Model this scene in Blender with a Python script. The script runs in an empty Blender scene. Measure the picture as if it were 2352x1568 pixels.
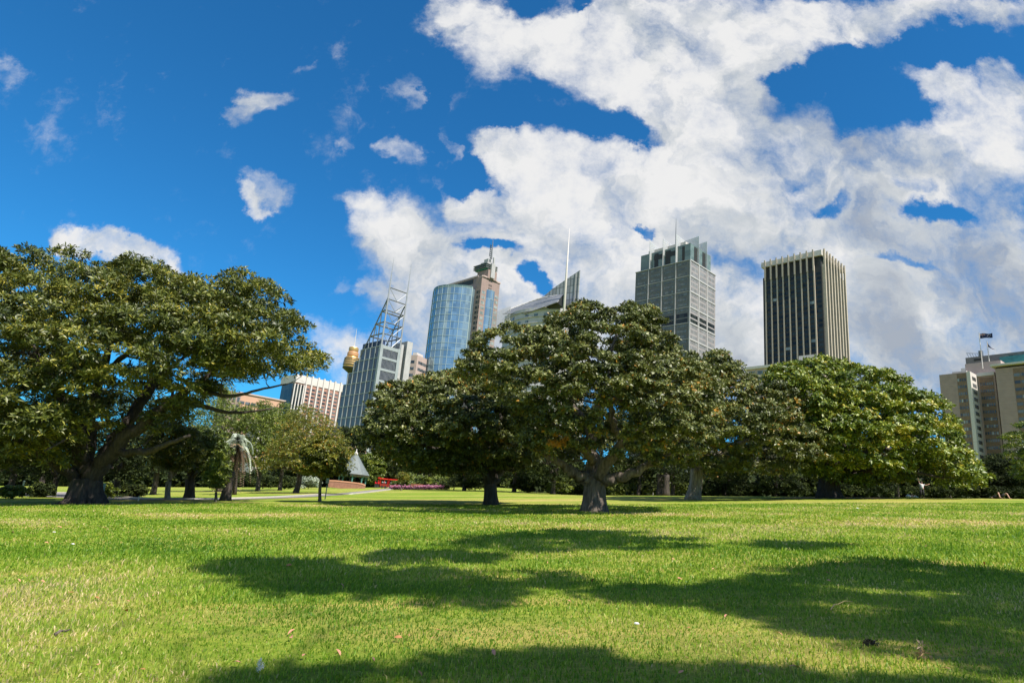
import bpy, math, random
import numpy as np
from math import radians, sin, cos, pi, tan, sqrt
from mathutils import Vector, Matrix
rng = np.random.default_rng(7); random.seed(7)
scn = bpy.context.scene
COL = scn.collection
# ------------------------------------------------------------------ camera calibration
# coordinates in "photo units": the photograph scaled to 2352 x 1568
F = 2590/1.7415; CX, CY = 1176.0, 784.0
PITCH, ROLL = radians(15.08), radians(5.08)
_f = np.array([0, cos(PITCH), sin(PITCH)]); _u0 = np.array([0, -sin(PITCH), cos(PITCH)]); _r0 = np.array([1., 0, 0])
_r = cos(ROLL)*_r0 + sin(ROLL)*_u0; _u = -sin(ROLL)*_r0 + cos(ROLL)*_u0
def ray(px, py): return _f + _r*(px-CX)/F - _u*(py-CY)/F
_n = np.cross(ray(0, 1105.4), ray(2352, 1105.4)); _n /= np.linalg.norm(_n); _n *= np.sign(_n[2])
GA, GB = -_n[0]/_n[2], -_n[1]/_n[2]
EYE = np.array([0, 0, 1.5/_n[2]])
def ground(x, y):
    x = np.asarray(x, float); y = np.asarray(y, float)
    r = np.sqrt(x*x+y*y)+1e-6
    rr = np.where(r < 170, r, 170+60*(1-np.exp(-np.maximum(r-170, 0)/60)))
    k = rr/r
    s = np.clip((x/np.maximum(np.abs(y), 1.)+.02)/.16, 0, 1)*(y > 0); s = s*s*(3-2*s)
    crest = s*1.52*np.clip(np.minimum(r, 170)/74-1, 0, None)          # the lawn falls away beyond its crest on the right
    bump = 0.05*np.sin(x*.11+1.3)*np.sin(y*.09+.4)*np.clip(r/30, 0, 1)*np.clip((70-r)/20, 0, 1)
    return (GA*x+GB*y)*k+bump-crest
def at(px, py, dist):            # point on the ray whose forward distance is dist
    d = ray(px, py); return EYE + d*(dist/d[1])
def proj(p):
    d = np.asarray(p, float)-EYE; w = d@_f
    return (CX+F*(d@_r)/w, CY-F*(d@_u)/w, w)
def gpt(px, py):                 # ray / lawn plane intersection
    d = ray(px, py); n = _n; t = -(n@EYE)/(n@d); p = EYE+d*t
    for _ in range(4):
        p = EYE + d*((float(ground(p[0], p[1])) - EYE[2])/d[2]) if abs(d[2]) > .02 else p
    return np.array([p[0], p[1], float(ground(p[0], p[1]))])
def gplane(px, py):
    d = ray(px, py); t = -(_n@EYE)/(_n@d); p = EYE+d*t
    return np.array([p[0], p[1], float(ground(p[0], p[1]))])
def foot(px, dist, py=1140):     # ground point in the column of px at forward distance
    p = at(px, py, dist); return np.array([p[0], p[1], float(ground(p[0], p[1]))])

# ------------------------------------------------------------------ materials
def new_mat(name):
    m = bpy.data.materials.new(name); m.use_nodes = True
    nt = m.node_tree; nt.nodes.clear(); return m, nt
def N(nt, typ, **kw):
    n = nt.nodes.new(typ)
    for k, v in kw.items():
        if k.startswith('i_'):
            n.inputs[k[2:].replace('_', ' ')].default_value = v
        else: setattr(n, k, v)
    return n
def ramp(nt, fac, stops):
    r = nt.nodes.new('ShaderNodeValToRGB'); e = r.color_ramp.elements
    while len(e) < len(stops): e.new(.5)
    for el, (p, c) in zip(e, stops):
        el.position = p; el.color = (*c, 1) if len(c) == 3 else c
    nt.links.new(fac, r.inputs['Fac']); return r
def simple(name, col, rough=.7, metal=0, var=.12, scale=3.0, bump=0.0, spec=.4, alpha=1, detail=4):
    m, nt = new_mat(name); L = nt.links
    out = N(nt, 'ShaderNodeOutputMaterial'); b = N(nt, 'ShaderNodeBsdfPrincipled')
    b.inputs['Roughness'].default_value = rough; b.inputs['Metallic'].default_value = metal
    b.inputs['Specular IOR Level'].default_value = spec; b.inputs['Alpha'].default_value = alpha
    tc = N(nt, 'ShaderNodeTexCoord'); nz = N(nt, 'ShaderNodeTexNoise'); nz.inputs['Scale'].default_value = scale; nz.inputs['Detail'].default_value = detail
    L.new(tc.outputs['Object'], nz.inputs['Vector'])
    c = np.array(col); rp = ramp(nt, nz.outputs['Fac'], [(.25, tuple(np.clip(c*(1-var), 0, 1))), (.75, tuple(np.clip(c*(1+var), 0, 1)))])
    L.new(rp.outputs['Color'], b.inputs['Base Color'])
    if bump:
        bp = N(nt, 'ShaderNodeBump'); bp.inputs['Strength'].default_value = bump; bp.inputs['Distance'].default_value = .05
        L.new(nz.outputs['Fac'], bp.inputs['Height']); L.new(bp.outputs['Normal'], b.inputs['Normal'])
    L.new(b.outputs['BSDF'], out.inputs['Surface']); return m
def leafmat(name, stops, rough=.46, trans=.13, spec=.5, attr='tint'):
    m, nt = new_mat(name); L = nt.links
    out = N(nt, 'ShaderNodeOutputMaterial'); b = N(nt, 'ShaderNodeBsdfPrincipled')
    b.inputs['Roughness'].default_value = rough; b.inputs['Specular IOR Level'].default_value = spec
    a = N(nt, 'ShaderNodeAttribute', attribute_name=attr)
    rp = ramp(nt, a.outputs['Fac'], stops)
    t = N(nt, 'ShaderNodeBsdfTranslucent'); mx = N(nt, 'ShaderNodeMixShader'); mx.inputs[0].default_value = trans
    hs = N(nt, 'ShaderNodeHueSaturation'); hs.inputs['Value'].default_value = 1.5; hs.inputs['Hue'].default_value = .485
    L.new(rp.outputs['Color'], b.inputs['Base Color']); L.new(rp.outputs['Color'], hs.inputs['Color']); L.new(hs.outputs['Color'], t.inputs['Color'])
    L.new(b.outputs['BSDF'], mx.inputs[1]); L.new(t.outputs['BSDF'], mx.inputs[2]); L.new(mx.outputs[0], out.inputs['Surface'])
    return m
def barkmat(name, c1, c2):
    m, nt = new_mat(name); L = nt.links
    out = N(nt, 'ShaderNodeOutputMaterial'); b = N(nt, 'ShaderNodeBsdfPrincipled'); b.inputs['Roughness'].default_value = .85
    tc = N(nt, 'ShaderNodeTexCoord'); mp = N(nt, 'ShaderNodeMapping'); mp.inputs['Scale'].default_value = (3, 3, .7)
    nz = N(nt, 'ShaderNodeTexNoise'); nz.inputs['Scale'].default_value = 2.5; nz.inputs['Detail'].default_value = 8; nz.inputs['Roughness'].default_value = .65
    L.new(tc.outputs['Object'], mp.inputs['Vector']); L.new(mp.outputs[0], nz.inputs['Vector'])
    rp = ramp(nt, nz.outputs['Fac'], [(.35, c1), (.65, c2)]); L.new(rp.outputs['Color'], b.inputs['Base Color'])
    bp = N(nt, 'ShaderNodeBump'); bp.inputs['Strength'].default_value = .9; bp.inputs['Distance'].default_value = .12
    L.new(nz.outputs['Fac'], bp.inputs['Height']); L.new(bp.outputs['Normal'], b.inputs['Normal'])
    L.new(b.outputs['BSDF'], out.inputs['Surface']); return m
def glassmat(name, c1, c2, rough=.08, sx=.12, sz=.27, metal=.0, spec=.8):
    # facade glass: base colour differs a little per pane, painting in blinds and reflections
    m, nt = new_mat(name); L = nt.links
    out = N(nt, 'ShaderNodeOutputMaterial'); b = N(nt, 'ShaderNodeBsdfPrincipled'); b.inputs['Roughness'].default_value = rough
    b.inputs['Specular IOR Level'].default_value = spec; b.inputs['Metallic'].default_value = metal
    tc = N(nt, 'ShaderNodeTexCoord'); mp = N(nt, 'ShaderNodeMapping'); mp.inputs['Scale'].default_value = (sx, sx, sz)
    w = N(nt, 'ShaderNodeTexWhiteNoise'); fl = N(nt, 'ShaderNodeVectorMath', operation='FLOOR')
    L.new(tc.outputs['Object'], mp.inputs['Vector']); L.new(mp.outputs[0], fl.inputs[0]); L.new(fl.outputs[0], w.inputs['Vector'])
    rp = ramp(nt, w.outputs['Value'], [(.15, c1), (.95, c2)]); L.new(rp.outputs['Color'], b.inputs['Base Color'])
    L.new(b.outputs['BSDF'], out.inputs['Surface']); return m

M = {}
M['bark'] = barkmat('bark', (.045, .035, .028), (.19, .155, .125))
M['bark_pale'] = barkmat('bark_pale', (.10, .085, .065), (.33, .29, .23))
M['bark_dark'] = barkmat('bark_dark', (.02, .016, .013), (.07, .055, .045))
M['leaf_fig'] = leafmat('leaf_fig', [(0, (.022, .036, .006)), (.5, (.085, .106, .015)), (.85, (.185, .195, .026)), (1, (.33, .28, .03))])
M['leaf_olive'] = leafmat('leaf_olive', [(0, (.022, .034, .008)), (.5, (.094, .116, .024)), (.88, (.200, .215, .055)), (.993, (.28, .27, .08)), (1, (.40, .20, .02))])
M['leaf_bright'] = leafmat('leaf_bright', [(0, (.026, .056, .005)), (.5, (.115, .165, .010)), (.88, (.245, .275, .018)), (1, (.38, .31, .03))])
M['leaf_gold'] = leafmat('leaf_gold', [(0, (.045, .058, .010)), (.5, (.135, .160, .018)), (.82, (.25, .225, .028)), (1, (.42, .21, .03))], trans=.3)
M['leaf_mid'] = leafmat('leaf_mid', [(0, (.025, .046, .008)), (.5, (.085, .125, .014)), (1, (.22, .25, .025))])
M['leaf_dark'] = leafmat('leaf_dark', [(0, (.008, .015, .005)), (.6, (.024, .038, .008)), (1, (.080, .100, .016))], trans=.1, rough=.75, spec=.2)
M['leaf_silver'] = leafmat('leaf_silver', [(0, (.20, .24, .17)), (1, (.58, .64, .54))], trans=.2)
M['frond_dead'] = leafmat('frond_dead', [(0, (.10, .07, .045)), (1, (.36, .27, .19))], trans=.2)

# ------------------------------------------------------------------ object helpers
def tag(o, label=None, cat=None, group=None, kind=None):
    if label: o['label'] = label
    if cat: o['category'] = cat
    if group: o['group'] = group
    if kind: o['kind'] = kind
    return o
def empty(name, loc, label, cat, group=None):
    o = bpy.data.objects.new(name, None); o.location = tuple(float(v) for v in loc); o.empty_display_size = .5
    COL.objects.link(o); return tag(o, label, cat, group)
def np_mesh(name, verts, faces, tint=None, smooth=False):
    verts = np.asarray(verts, np.float32); me = bpy.data.meshes.new(name)
    if isinstance(faces, np.ndarray):
        nf, k = faces.shape; flat = faces.ravel().astype(np.int32); starts = np.arange(nf, dtype=np.int32)*k; tot = np.full(nf, k, np.int32)
    else:
        tot = np.array([len(f) for f in faces], np.int32); flat = np.array([i for f in faces for i in f], np.int32)
        starts = np.concatenate([[0], np.cumsum(tot)[:-1]]).astype(np.int32); nf = len(faces)
    me.vertices.add(len(verts)); me.vertices.foreach_set('co', verts.ravel())
    me.loops.add(len(flat)); me.loops.foreach_set('vertex_index', flat)
    me.polygons.add(nf); me.polygons.foreach_set('loop_start', starts); me.polygons.foreach_set('loop_total', tot)
    me.polygons.foreach_set('use_smooth', np.full(nf, smooth))
    if tint is not None:
        a = me.attributes.new('tint', 'FLOAT', 'POINT'); a.data.foreach_set('value', np.asarray(tint, np.float32))
    me.update(calc_edges=True); return me
def link(name, me, mat, parent=None, origin=None):
    if mat is not None: me.materials.append(mat)
    o = bpy.data.objects.new(name, me); COL.objects.link(o)
    if parent is not None: o.parent = parent
    if origin is not None: o.location = tuple(float(v) for v in origin)
    return o
def world_loc(o):
    v = Vector((0, 0, 0))
    while o is not None: v += o.location; o = o.parent
    return np.array(v)
def mobj(name, verts, faces, mat, parent=None, tint=None, smooth=False, origin=None):
    """verts are world coordinates; child meshes are stored relative to their parent"""
    verts = np.asarray(verts, float)
    if parent is not None: off = world_loc(parent)
    elif origin is not None: off = np.asarray(origin, float)
    else: off = np.array([verts[:, 0].mean(), verts[:, 1].mean(), verts[:, 2].min()])
    me = np_mesh(name, verts-off, faces, tint, smooth)
    return link(name, me, mat, parent, None if parent is not None else off)
class MB:
    def __init__(s): s.v = []; s.f = []
    def add(s, v, f):
        b = len(s.v); s.v += [tuple(map(float, p)) for p in v]; s.f += [tuple(int(b+i) for i in q) for q in f]; return s
    def box(s, fr, x0, x1, y0, y1, z0, z1):
        P = [fr(x, y, z) for z in (z0, z1) for (x, y) in ((x0, y0), (x1, y0), (x1, y1), (x0, y1))]
        return s.add(P, [(0, 3, 2, 1), (4, 5, 6, 7), (0, 1, 5, 4), (1, 2, 6, 5), (2, 3, 7, 6), (3, 0, 4, 7)])
    def prism(s, bottom, top):
        n = len(bottom); return s.add(list(bottom)+list(top), [tuple(range(n-1, -1, -1)), tuple(range(n, 2*n))]+[(i, (i+1) % n, n+(i+1) % n, n+i) for i in range(n)])
    def tube(s, pts, rad, k=8, cap=True):
        v, f = tube(pts, rad, k, cap=cap); return s.add(v, f)
    def ball(s, c, r, k=10, m=6):
        if np.isscalar(r): r = (r, r, r)
        pts = []; f = []
        for i in range(m+1):
            th = pi*i/m
            for j in range(k):
                ph = 2*pi*j/k; pts.append((c[0]+r[0]*sin(th)*cos(ph), c[1]+r[1]*sin(th)*sin(ph), c[2]+r[2]*cos(th)))
        for i in range(m):
            for j in range(k): f.append((i*k+j, (i+1)*k+j, (i+1)*k+(j+1) % k, i*k+(j+1) % k))
        return s.add(pts, f)
    def obj(s, name, mat, parent=None, smooth=False, origin=None):
        return mobj(name, s.v, s.f, mat, parent, smooth=smooth, origin=origin)
def tube(pts, rad, k=8, wob=None, cap=True):
    pts = np.asarray(pts, float); rad = np.asarray(rad, float)*np.ones(len(pts)); n = len(pts)
    t = np.gradient(pts, axis=0); t /= np.linalg.norm(t, axis=1)[:, None]+1e-9
    up = np.array([0, 0, 1.]) if abs(t[0][2]) < .9 else np.array([1., 0, 0])
    a = np.cross(up, t[0]); a /= np.linalg.norm(a); V = []
    th = np.arange(k)*2*pi/k
    for i in range(n):
        a = a-t[i]*(a@t[i]); a /= np.linalg.norm(a)+1e-9; b = np.cross(t[i], a)
        rr = rad[i]*(1 if wob is None else wob(i/(n-1), th))
        V.append(pts[i]+(np.cos(th)*rr)[:, None]*a+(np.sin(th)*rr)[:, None]*b)
    V = np.concatenate(V); Fc = []
    for i in range(n-1):
        for j in range(k): Fc.append((i*k+j, i*k+(j+1) % k, (i+1)*k+(j+1) % k, (i+1)*k+j))
    if cap: Fc += [tuple(range(k-1, -1, -1)), tuple((n-1)*k+j for j in range(k))]
    return V, Fc
def W0(x, y, z): return (x, y, z)

# ------------------------------------------------------------------ ground
def lathe(mb, c, prof, k=24):
    V = []; 
    for (r, z) in prof:
        for j in range(k): V.append((c[0]+r*cos(2*pi*j/k), c[1]+r*sin(2*pi*j/k), z))
    Fc = [(i*k+j, i*k+(j+1) % k, (i+1)*k+(j+1) % k, (i+1)*k+j) for i in range(len(prof)-1) for j in range(k)]
    return mb.add(V, Fc+[tuple(range(k-1, -1, -1)), tuple((len(prof)-1)*k+j for j in range(k))])
def build_ground():
    rad = np.concatenate([[0], np.geomspace(1.2, 220, 110), np.geomspace(260, 6000, 16)]); K = 200
    V = [(0, 0, float(ground(0, 0)))]
    for r in rad[1:]:
        th = np.arange(K)*2*pi/K; x = r*np.cos(th); y = r*np.sin(th); V += list(zip(x, y, ground(x, y)))
    Fc = [(0, 1+j, 1+(j+1) % K) for j in range(K)]
    for i in range(len(rad)-2):
        a = 1+i*K; b = a+K; Fc += [(a+j, b+j, b+(j+1) % K, a+(j+1) % K) for j in range(K)]
    m, nt = new_mat('lawn'); L = nt.links
    out = N(nt, 'ShaderNodeOutputMaterial'); b = N(nt, 'ShaderNodeBsdfPrincipled'); b.inputs['Roughness'].default_value = .9; b.inputs['Specular IOR Level'].default_value = .15
    tc = N(nt, 'ShaderNodeTexCoord')
    def nz(s, d, sc=(1, 1, 1), r=.6):
        mp = N(nt, 'ShaderNodeMapping'); mp.inputs['Scale'].default_value = sc; L.new(tc.outputs['Object'], mp.inputs['Vector'])
        n = N(nt, 'ShaderNodeTexNoise'); n.inputs['Scale'].default_value = s; n.inputs['Detail'].default_value = d; n.inputs['Roughness'].default_value = r
        L.new(mp.outputs[0], n.inputs['Vector']); return n.outputs['Fac']
    big = nz(.10, 5, (.5, 2.2, 1)); mid = nz(.9, 5, (.45, 1.6, 1)); fine = nz(26, 6, r=.8); fine2 = nz(7, 5, (.6, 1.5, 1), .75)
    c1 = ramp(nt, big, [(.38, (.150, .240, .020)), (.50, (.230, .300, .036)), (.60, (.370, .330, .090))])
    c2 = ramp(nt, mid, [(.35, (.66, .74, .62)), (.50, (1, 1, 1)), (.68, (1.26, 1.14, 1.2))])
    c3 = ramp(nt, fine, [(.32, (.45, .50, .40)), (.52, (1, 1, 1)), (.72, (1.5, 1.4, 1.5))])
    c4 = ramp(nt, fine2, [(.32, (.70, .76, .62)), (.52, (1, 1, 1)), (.70, (1.25, 1.16, 1.25))])
    def mul(a, bb, f=1):
        x = N(nt, 'ShaderNodeMix', data_type='RGBA', blend_type='MULTIPLY'); x.inputs[0].default_value = f
        L.new(a, x.inputs[6]); L.new(bb, x.inputs[7]); return x.outputs[2]
    band = nz(.5, 4, (.04, 1.1, 1), .55); c5 = ramp(nt, band, [(.42, (.92, .98, .85)), (.54, (1, 1, 1)), (.66, (1.35, 1.12, 1.5))]); c1o = mul(c1.outputs[0], c5.outputs[0])
    col = mul(mul(mul(c1o, c2.outputs[0]), c3.outputs[0], .8), c4.outputs[0])
    L.new(col, b.inputs['Base Color'])
    bp = N(nt, 'ShaderNodeBump'); bp.inputs['Strength'].default_value = .8; bp.inputs['Distance'].default_value = .05
    ad = N(nt, 'ShaderNodeMath', operation='ADD'); L.new(fine, ad.inputs[0]); L.new(fine2, ad.inputs[1]); L.new(ad.outputs[0], bp.inputs['Height']); L.new(bp.outputs['Normal'], b.inputs['Normal'])
    L.new(b.outputs['BSDF'], out.inputs['Surface'])
    o = mobj('ground', V, Fc, m, smooth=True, origin=(0, 0, 0)); tag(o, kind='structure')
build_ground()

def in_poly(P, poly):
    x, y = P[:, 0], P[:, 1]; ins = np.zeros(len(P), bool); n = len(poly)
    for i in range(n):
        x1, y1 = poly[i]; x2, y2 = poly[(i+1) % n]
        c = ((y1 > y) != (y2 > y)) & (x < (x2-x1)*(y-y1)/((y2-y1) if y2 != y1 else 1e-9)+x1); ins ^= c
    return ins
def edge_dist(P, poly):
    d = np.full(len(P), 1e9); n = len(poly)
    for i in range(n):
        a = np.array(poly[i], float); b = np.array(poly[(i+1) % n], float); ab = b-a
        t = np.clip(((P-a)@ab)/(ab@ab+1e-9), 0, 1); d = np.minimum(d, np.linalg.norm(P-(a+t[:, None]*ab), axis=1))
    return d

def build_grass():
    # blades in the foreground, thinning and growing with distance
    n = 360000
    lo, hi = 3.2, 46.0
    u = rng.random(n); p = .35                    # density per metre of distance
    y = (lo**p+(hi**p-lo**p)*u)**(1/p)
    x = (rng.random(n)*2-1)*(y*.90+1.5)
    tuft = np.sin(x*1.3+np.sin(y*.7)*2)*np.sin(y*1.7+np.cos(x*.9)*2)
    z = ground(x, y)
    dry = (np.sin(x*.35+2.1)*np.sin(y*.55+.3)+.45*np.sin(x*1.1+y*.8)+.3*np.sin(x*2.7-y*1.9)) 
    mow = np.sin((x*.55+y*1.0)*.9)*np.clip((-x-.2*y)/4, 0, 1)*np.clip((y-9)/4, 0, 1)*.10
    left = np.clip((-x-.30*y-.2)/2.5, 0, 1)*np.clip((15-y)/6, 0, 1)
    strip = np.exp(-((y-23-.6*np.sin(x*.3))/2.0)**2)*np.clip((x+3)/7, 0, 1)+.5*np.exp(-((y-31)/1.5)**2)
    dryf = np.clip(.34+.20*dry+.34*left+.10*np.clip((y-16)/10, 0, 1)+.30*strip+mow+.10*np.sin(x*.21+y*.13+1)*np.sin(y*.27), 0, 1)
    sc = np.clip(y/9, .75, 3.2)
    h = (.030+.034*rng.random(n)**1.5)*(1+.3*tuft)*np.clip(sc, .8, 1.5)*(1+.35*left)
    w = (.0038+.004*rng.random(n))*sc*1.15
    a = rng.random(n)*2*pi; lean = rng.normal(0, .75, n); la = rng.random(n)*2*pi
    dx, dy = np.cos(a)*w, np.sin(a)*w; lx, ly = np.cos(la)*np.abs(lean)*h, np.sin(la)*np.abs(lean)*h
    V = np.empty((n, 5, 3)); 
    V[:, 0] = np.stack([x-dx, y-dy, z-.004], 1); V[:, 1] = np.stack([x+dx, y+dy, z-.004], 1)
    V[:, 2] = np.stack([x+dx*.8+lx*.35, y+dy*.8+ly*.35, z+h*.6], 1); V[:, 3] = np.stack([x-dx*.8+lx*.35, y-dy*.8+ly*.35, z+h*.6], 1)
    V[:, 4] = np.stack([x+lx, y+ly, z+h*(1-.25*np.abs(lean).clip(0, 1.5))], 1)
    b = np.arange(n)*5
    q = np.stack([b, b+1, b+2, b+3], 1); t = np.stack([b+3, b+2, b+4], 1)
    flat = np.concatenate([q.ravel(), t.ravel()]).astype(np.int32)
    me = bpy.data.meshes.new('grass'); me.vertices.add(n*5); me.vertices.foreach_set('co', V.astype(np.float32).ravel())
    me.loops.add(len(flat)); me.loops.foreach_set('vertex_index', flat)
    tot = np.concatenate([np.full(n, 4), np.full(n, 3)]).astype(np.int32); st = np.concatenate([[0], np.cumsum(tot)[:-1]]).astype(np.int32)
    me.polygons.add(2*n); me.polygons.foreach_set('loop_start', st); me.polygons.foreach_set('loop_total', tot)
    tint = np.clip(dryf+rng.normal(0, .19, n), 0, 1)
    at_ = me.attributes.new('tint', 'FLOAT', 'POINT'); at_.data.foreach_set('value', np.repeat(tint, 5).astype(np.float32))
    me.update(calc_edges=True)
    m = leafmat('grass_blade', [(0, (.070, .170, .010)), (.38, (.170, .295, .018)), (.60, (.300, .385, .045)), (.82, (.50, .44, .15)), (1, (.64, .50, .30))], rough=.5, trans=.45, spec=.35)
    o = link('grass', me, m); tag(o, 'short green grass blades with dry yellow patches covering the lawn', 'grass', kind='stuff')
build_grass()

# ------------------------------------------------------------------ trees
def leaves(centers, axes, nl, size, tint0, spread=.55, narrow=.32, jit=.21):
    """rosettes of leaves: centers (n,3), axes (n,3) unit; nl leaves each"""
    n = len(centers); z = axes
    ref = np.where(np.abs(z[:, 2:3]) < .9, np.array([[0, 0, 1.]]), np.array([[1., 0, 0]]))
    x = np.cross(ref, z); x /= np.linalg.norm(x, axis=1)[:, None]+1e-9; y = np.cross(z, x)
    ph = rng.random(n)[:, None]*2*pi+np.arange(nl)[None]*(2*pi/nl)+rng.normal(0, .35, (n, nl))
    el = rng.normal(spread, .35, (n, nl)); s = size*(.65+.7*rng.random((n, nl)))
    rad = np.cos(ph)[..., None]*x[:, None]+np.sin(ph)[..., None]*y[:, None]
    d = np.cos(el)[..., None]*rad+np.sin(el)[..., None]*z[:, None]
    side = -np.sin(ph)[..., None]*x[:, None]+np.cos(ph)[..., None]*y[:, None]
    side = side+rng.normal(0, .3, side.shape); side /= np.linalg.norm(side, axis=2)[..., None]
    c = centers[:, None]+rad*size*.08
    p0 = c; p2 = c+d*s[..., None]; p2[..., 2] -= .12*s
    mid = c+d*(s*.52)[..., None]; wv = side*(s*narrow*.5)[..., None]
    V = np.stack([p0, mid+wv, p2, mid-wv], 2).reshape(-1, 3)
    t = np.clip(tint0[:, None]+rng.normal(0, jit, (n, nl)), 0, 1); t = np.repeat(t.reshape(-1), 4)
    Fc = np.arange(len(V)).reshape(-1, 4); return V, Fc, t
def pad_points(poly, dist, R, pr, target, base, back=1.0, dscale=1.0, inner=.35, gap=.95, holes=()):
    """clump centres inside a crown whose outline is given in photo units at forward distance dist"""
    poly = [tuple(p) for p in poly]; pa = np.array(poly, float)
    m = F/dist; out = []; rr = []
    lo, hi = pa.min(0), pa.max(0); tries = 0
    while len(out) < target and tries < 60:
        tries += 1
        P = lo+(hi-lo)*rng.random((500, 2)); P = P[in_poly(P, poly)]
        if not len(P): continue
        d = edge_dist(P, poly)/m
        keep = d > pr*.45; P = P[keep]; d = d[keep]
        for (px, py), dd in zip(P, d):
            T = sqrt(max(min(dd, R)*(2*R-min(dd, R)), .01))*dscale
            s = rng.random()
            if s > inner: off = T*(1-.22*rng.random())*(1 if rng.random() < .42 else -1)
            else: off = T*(rng.random()*2-1)
            if off < T*.6 and any((px-hx)**2+(py-hy)**2 < hr*hr for hx, hy, hr in holes): continue
            q = at(px, py, dist+off)
            # shift by perspective so that it stays in the same crown volume
            if out:
                A = np.array(out[-900:]); dm = np.min(np.sum(((A-q)/np.array([1, 1, .75]))**2, 1))
                if dm < (pr*gap)**2: continue
            out.append(q); rr.append(pr*(.7+.6*rng.random()))
            if len(out) >= target: break
    return np.array(out), np.array(rr)
def build_tree(name, label, base, poly, dist, R, pr, npads, leafmat_, barkm, limbs=(), trunk_r=.5, fork=None, leaf=.24, nl=6, ros=60,
               group=None, cat='tree', tintb=.45, flat=.62, inner=.35, buttress=0, dscale=1.0, pads=None, twigs=True, spread=.55, narrow=.36, ktrunk=16, extra=None, gap=.95, holes=(), brk=1.0):
    base = np.array(base, float); root = empty(name, base, label, cat, group)
    if pads is None: C, Rr = pad_points(poly, dist, R, pr, npads, base, dscale=dscale, inner=inner, gap=gap, holes=holes)
    else: C, Rr = pads
    cen = C.mean(0)
    if fork is None:
        zf = base[2]+(np.percentile(C[:, 2], 10)-base[2])*.75; zf = max(zf, base[2]+.8)
        fork = np.array([base[0]+(cen[0]-base[0])*.08, base[1]+(cen[1]-base[1])*.08, zf])
    fork = np.array(fork, float); V = []; Fc = []
    def addt(p, r, k=8, wob=None):
        v, f = tube(p, r, k, wob); b = sum(len(a) for a in V); V.append(v); Fc.extend([tuple(i+b for i in q) for q in f])
    nseg = 9; tt = np.linspace(0, 1, nseg); H = np.linalg.norm(fork-base)
    tp = base+(fork-base)*tt[:, None]+np.stack([.04*H*np.sin(tt*pi)*rng.normal(), .04*H*np.sin(tt*pi)*rng.normal(), 0*tt][0:3], 0).T*1.0
    tp[0, 2] -= .3
    tr = trunk_r*(1+.50*np.exp(-tt*H/.55/max(trunk_r*1.6, .3)))
    ph0 = rng.random()*6
    def wob(s, th): return 1+(.10+.45*buttress*math.exp(-s*3.2))*np.sin((5 if buttress < .5 else 7)*th+ph0)+.05*np.sin(11*th+ph0*2)
    addt(tp, tr, ktrunk if not buttress else 36, wob)
    if buttress:
        for k in range(9):
            a = ph0+k*2*pi/9+rng.normal(0, .15); ln = trunk_r*(1.2+1.1*rng.random()); n = 6; s = np.linspace(0, 1, n)
            pp = np.stack([base[0]+np.cos(a)*(trunk_r*.55+ln*s), base[1]+np.sin(a)*(trunk_r*.55+ln*s), 0*s], 1)
            gz = ground(pp[:, 0], pp[:, 1]); pp[:, 2] = gz+(.80*trunk_r)*(1-s)**2.2-.05
            addt(pp, trunk_r*(.30*(1-s)+.06), 8)
    nodes = [fork.copy()]; nrad = [trunk_r*.8]
    for lb in limbs:
        P = np.array([q[:3] for q in lb], float); Rd = np.array([q[3] for q in lb], float)
        # resample + wiggle
        n = len(P)*4; s = np.linspace(0, len(P)-1, n); Q = np.stack([np.interp(s, np.arange(len(P)), P[:, i]) for i in range(3)], 1)
        for _ in range(2): Q[1:-1] = (Q[:-2]+Q[1:-1]*2+Q[2:])/4
        rr = np.interp(s, np.arange(len(P)), Rd)
        Q[2:] += rng.normal(0, 1, (n-2, 3))*rr[2:, None]*.22
        addt(Q, rr, 10); nodes += list(Q[1:]); nrad += list(rr[1:])
    # main generated limbs
    if not limbs:
        k = max(4, min(9, len(C)//14)); idx = rng.choice(len(C), min(k, len(C)), replace=False)
        for i in idx:
            tgt = C[i]*.8+fork*.2; n = 8; s = np.linspace(0, 1, n)
            mid = fork+(tgt-fork)*s[:, None]; mid[:, 2] += np.sin(s*pi)*np.linalg.norm(tgt-fork)*.06
            mid[1:] += rng.normal(0, .05, (n-1, 3))*np.linalg.norm(tgt-fork)*.5
            rr = trunk_r*.55*(1-.8*s)*min(1, brk*.9+.1); addt(mid, rr, 7); nodes += list(mid[1:]); nrad += list(rr[1:])
    nodes = np.array(nodes); nrad = np.array(nrad)
    order = np.argsort(np.linalg.norm(C-fork, axis=1))
    Nn = list(nodes); Nr = list(nrad)
    for i in order:
        c = C[i].copy(); c[2] -= Rr[i]*.25; A = np.array(Nn)
        dv = c-A; d = np.linalg.norm(dv, axis=1); cost = d*(1+.6*(dv[:, 2] < -.2*d))+.35*(np.linalg.norm(A-fork, axis=1) > np.linalg.norm(c-fork))*d
        j = int(np.argmin(cost)); a = A[j]; L_ = d[j]
        if L_ < .15: continue
        r0 = min(Nr[j]*.62, (.028*L_+.035)*brk); n = 5; s = np.linspace(0, 1, n)
        Q = a+(c-a)*s[:, None]; Q[:, 2] += np.sin(s*pi)*L_*.08*rng.normal(.2, 1); Q[:, 0] += np.sin(s*pi)*L_*.10*rng.normal(); Q[:, 1] += np.sin(s*pi)*L_*.10*rng.normal()
        rr = r0*(1-.6*s); addt(Q, rr, 5)
        Nn += list(Q[2:]); Nr += list(rr[2:])
        if twigs:
            for _ in range(3):
                e = c+rng.normal(0, 1, 3)*np.array([1, 1, .6])*Rr[i]*.6; addt(np.array([Q[3], (Q[3]+e)/2+rng.normal(0, .05, 3), e]), [rr[3]*.6, rr[3]*.45, .008], 4)
    mobj('trunk', np.concatenate(V), Fc, barkm, root, smooth=True)
    # rosettes
    cs = []; ax = []; tn = []
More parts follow.
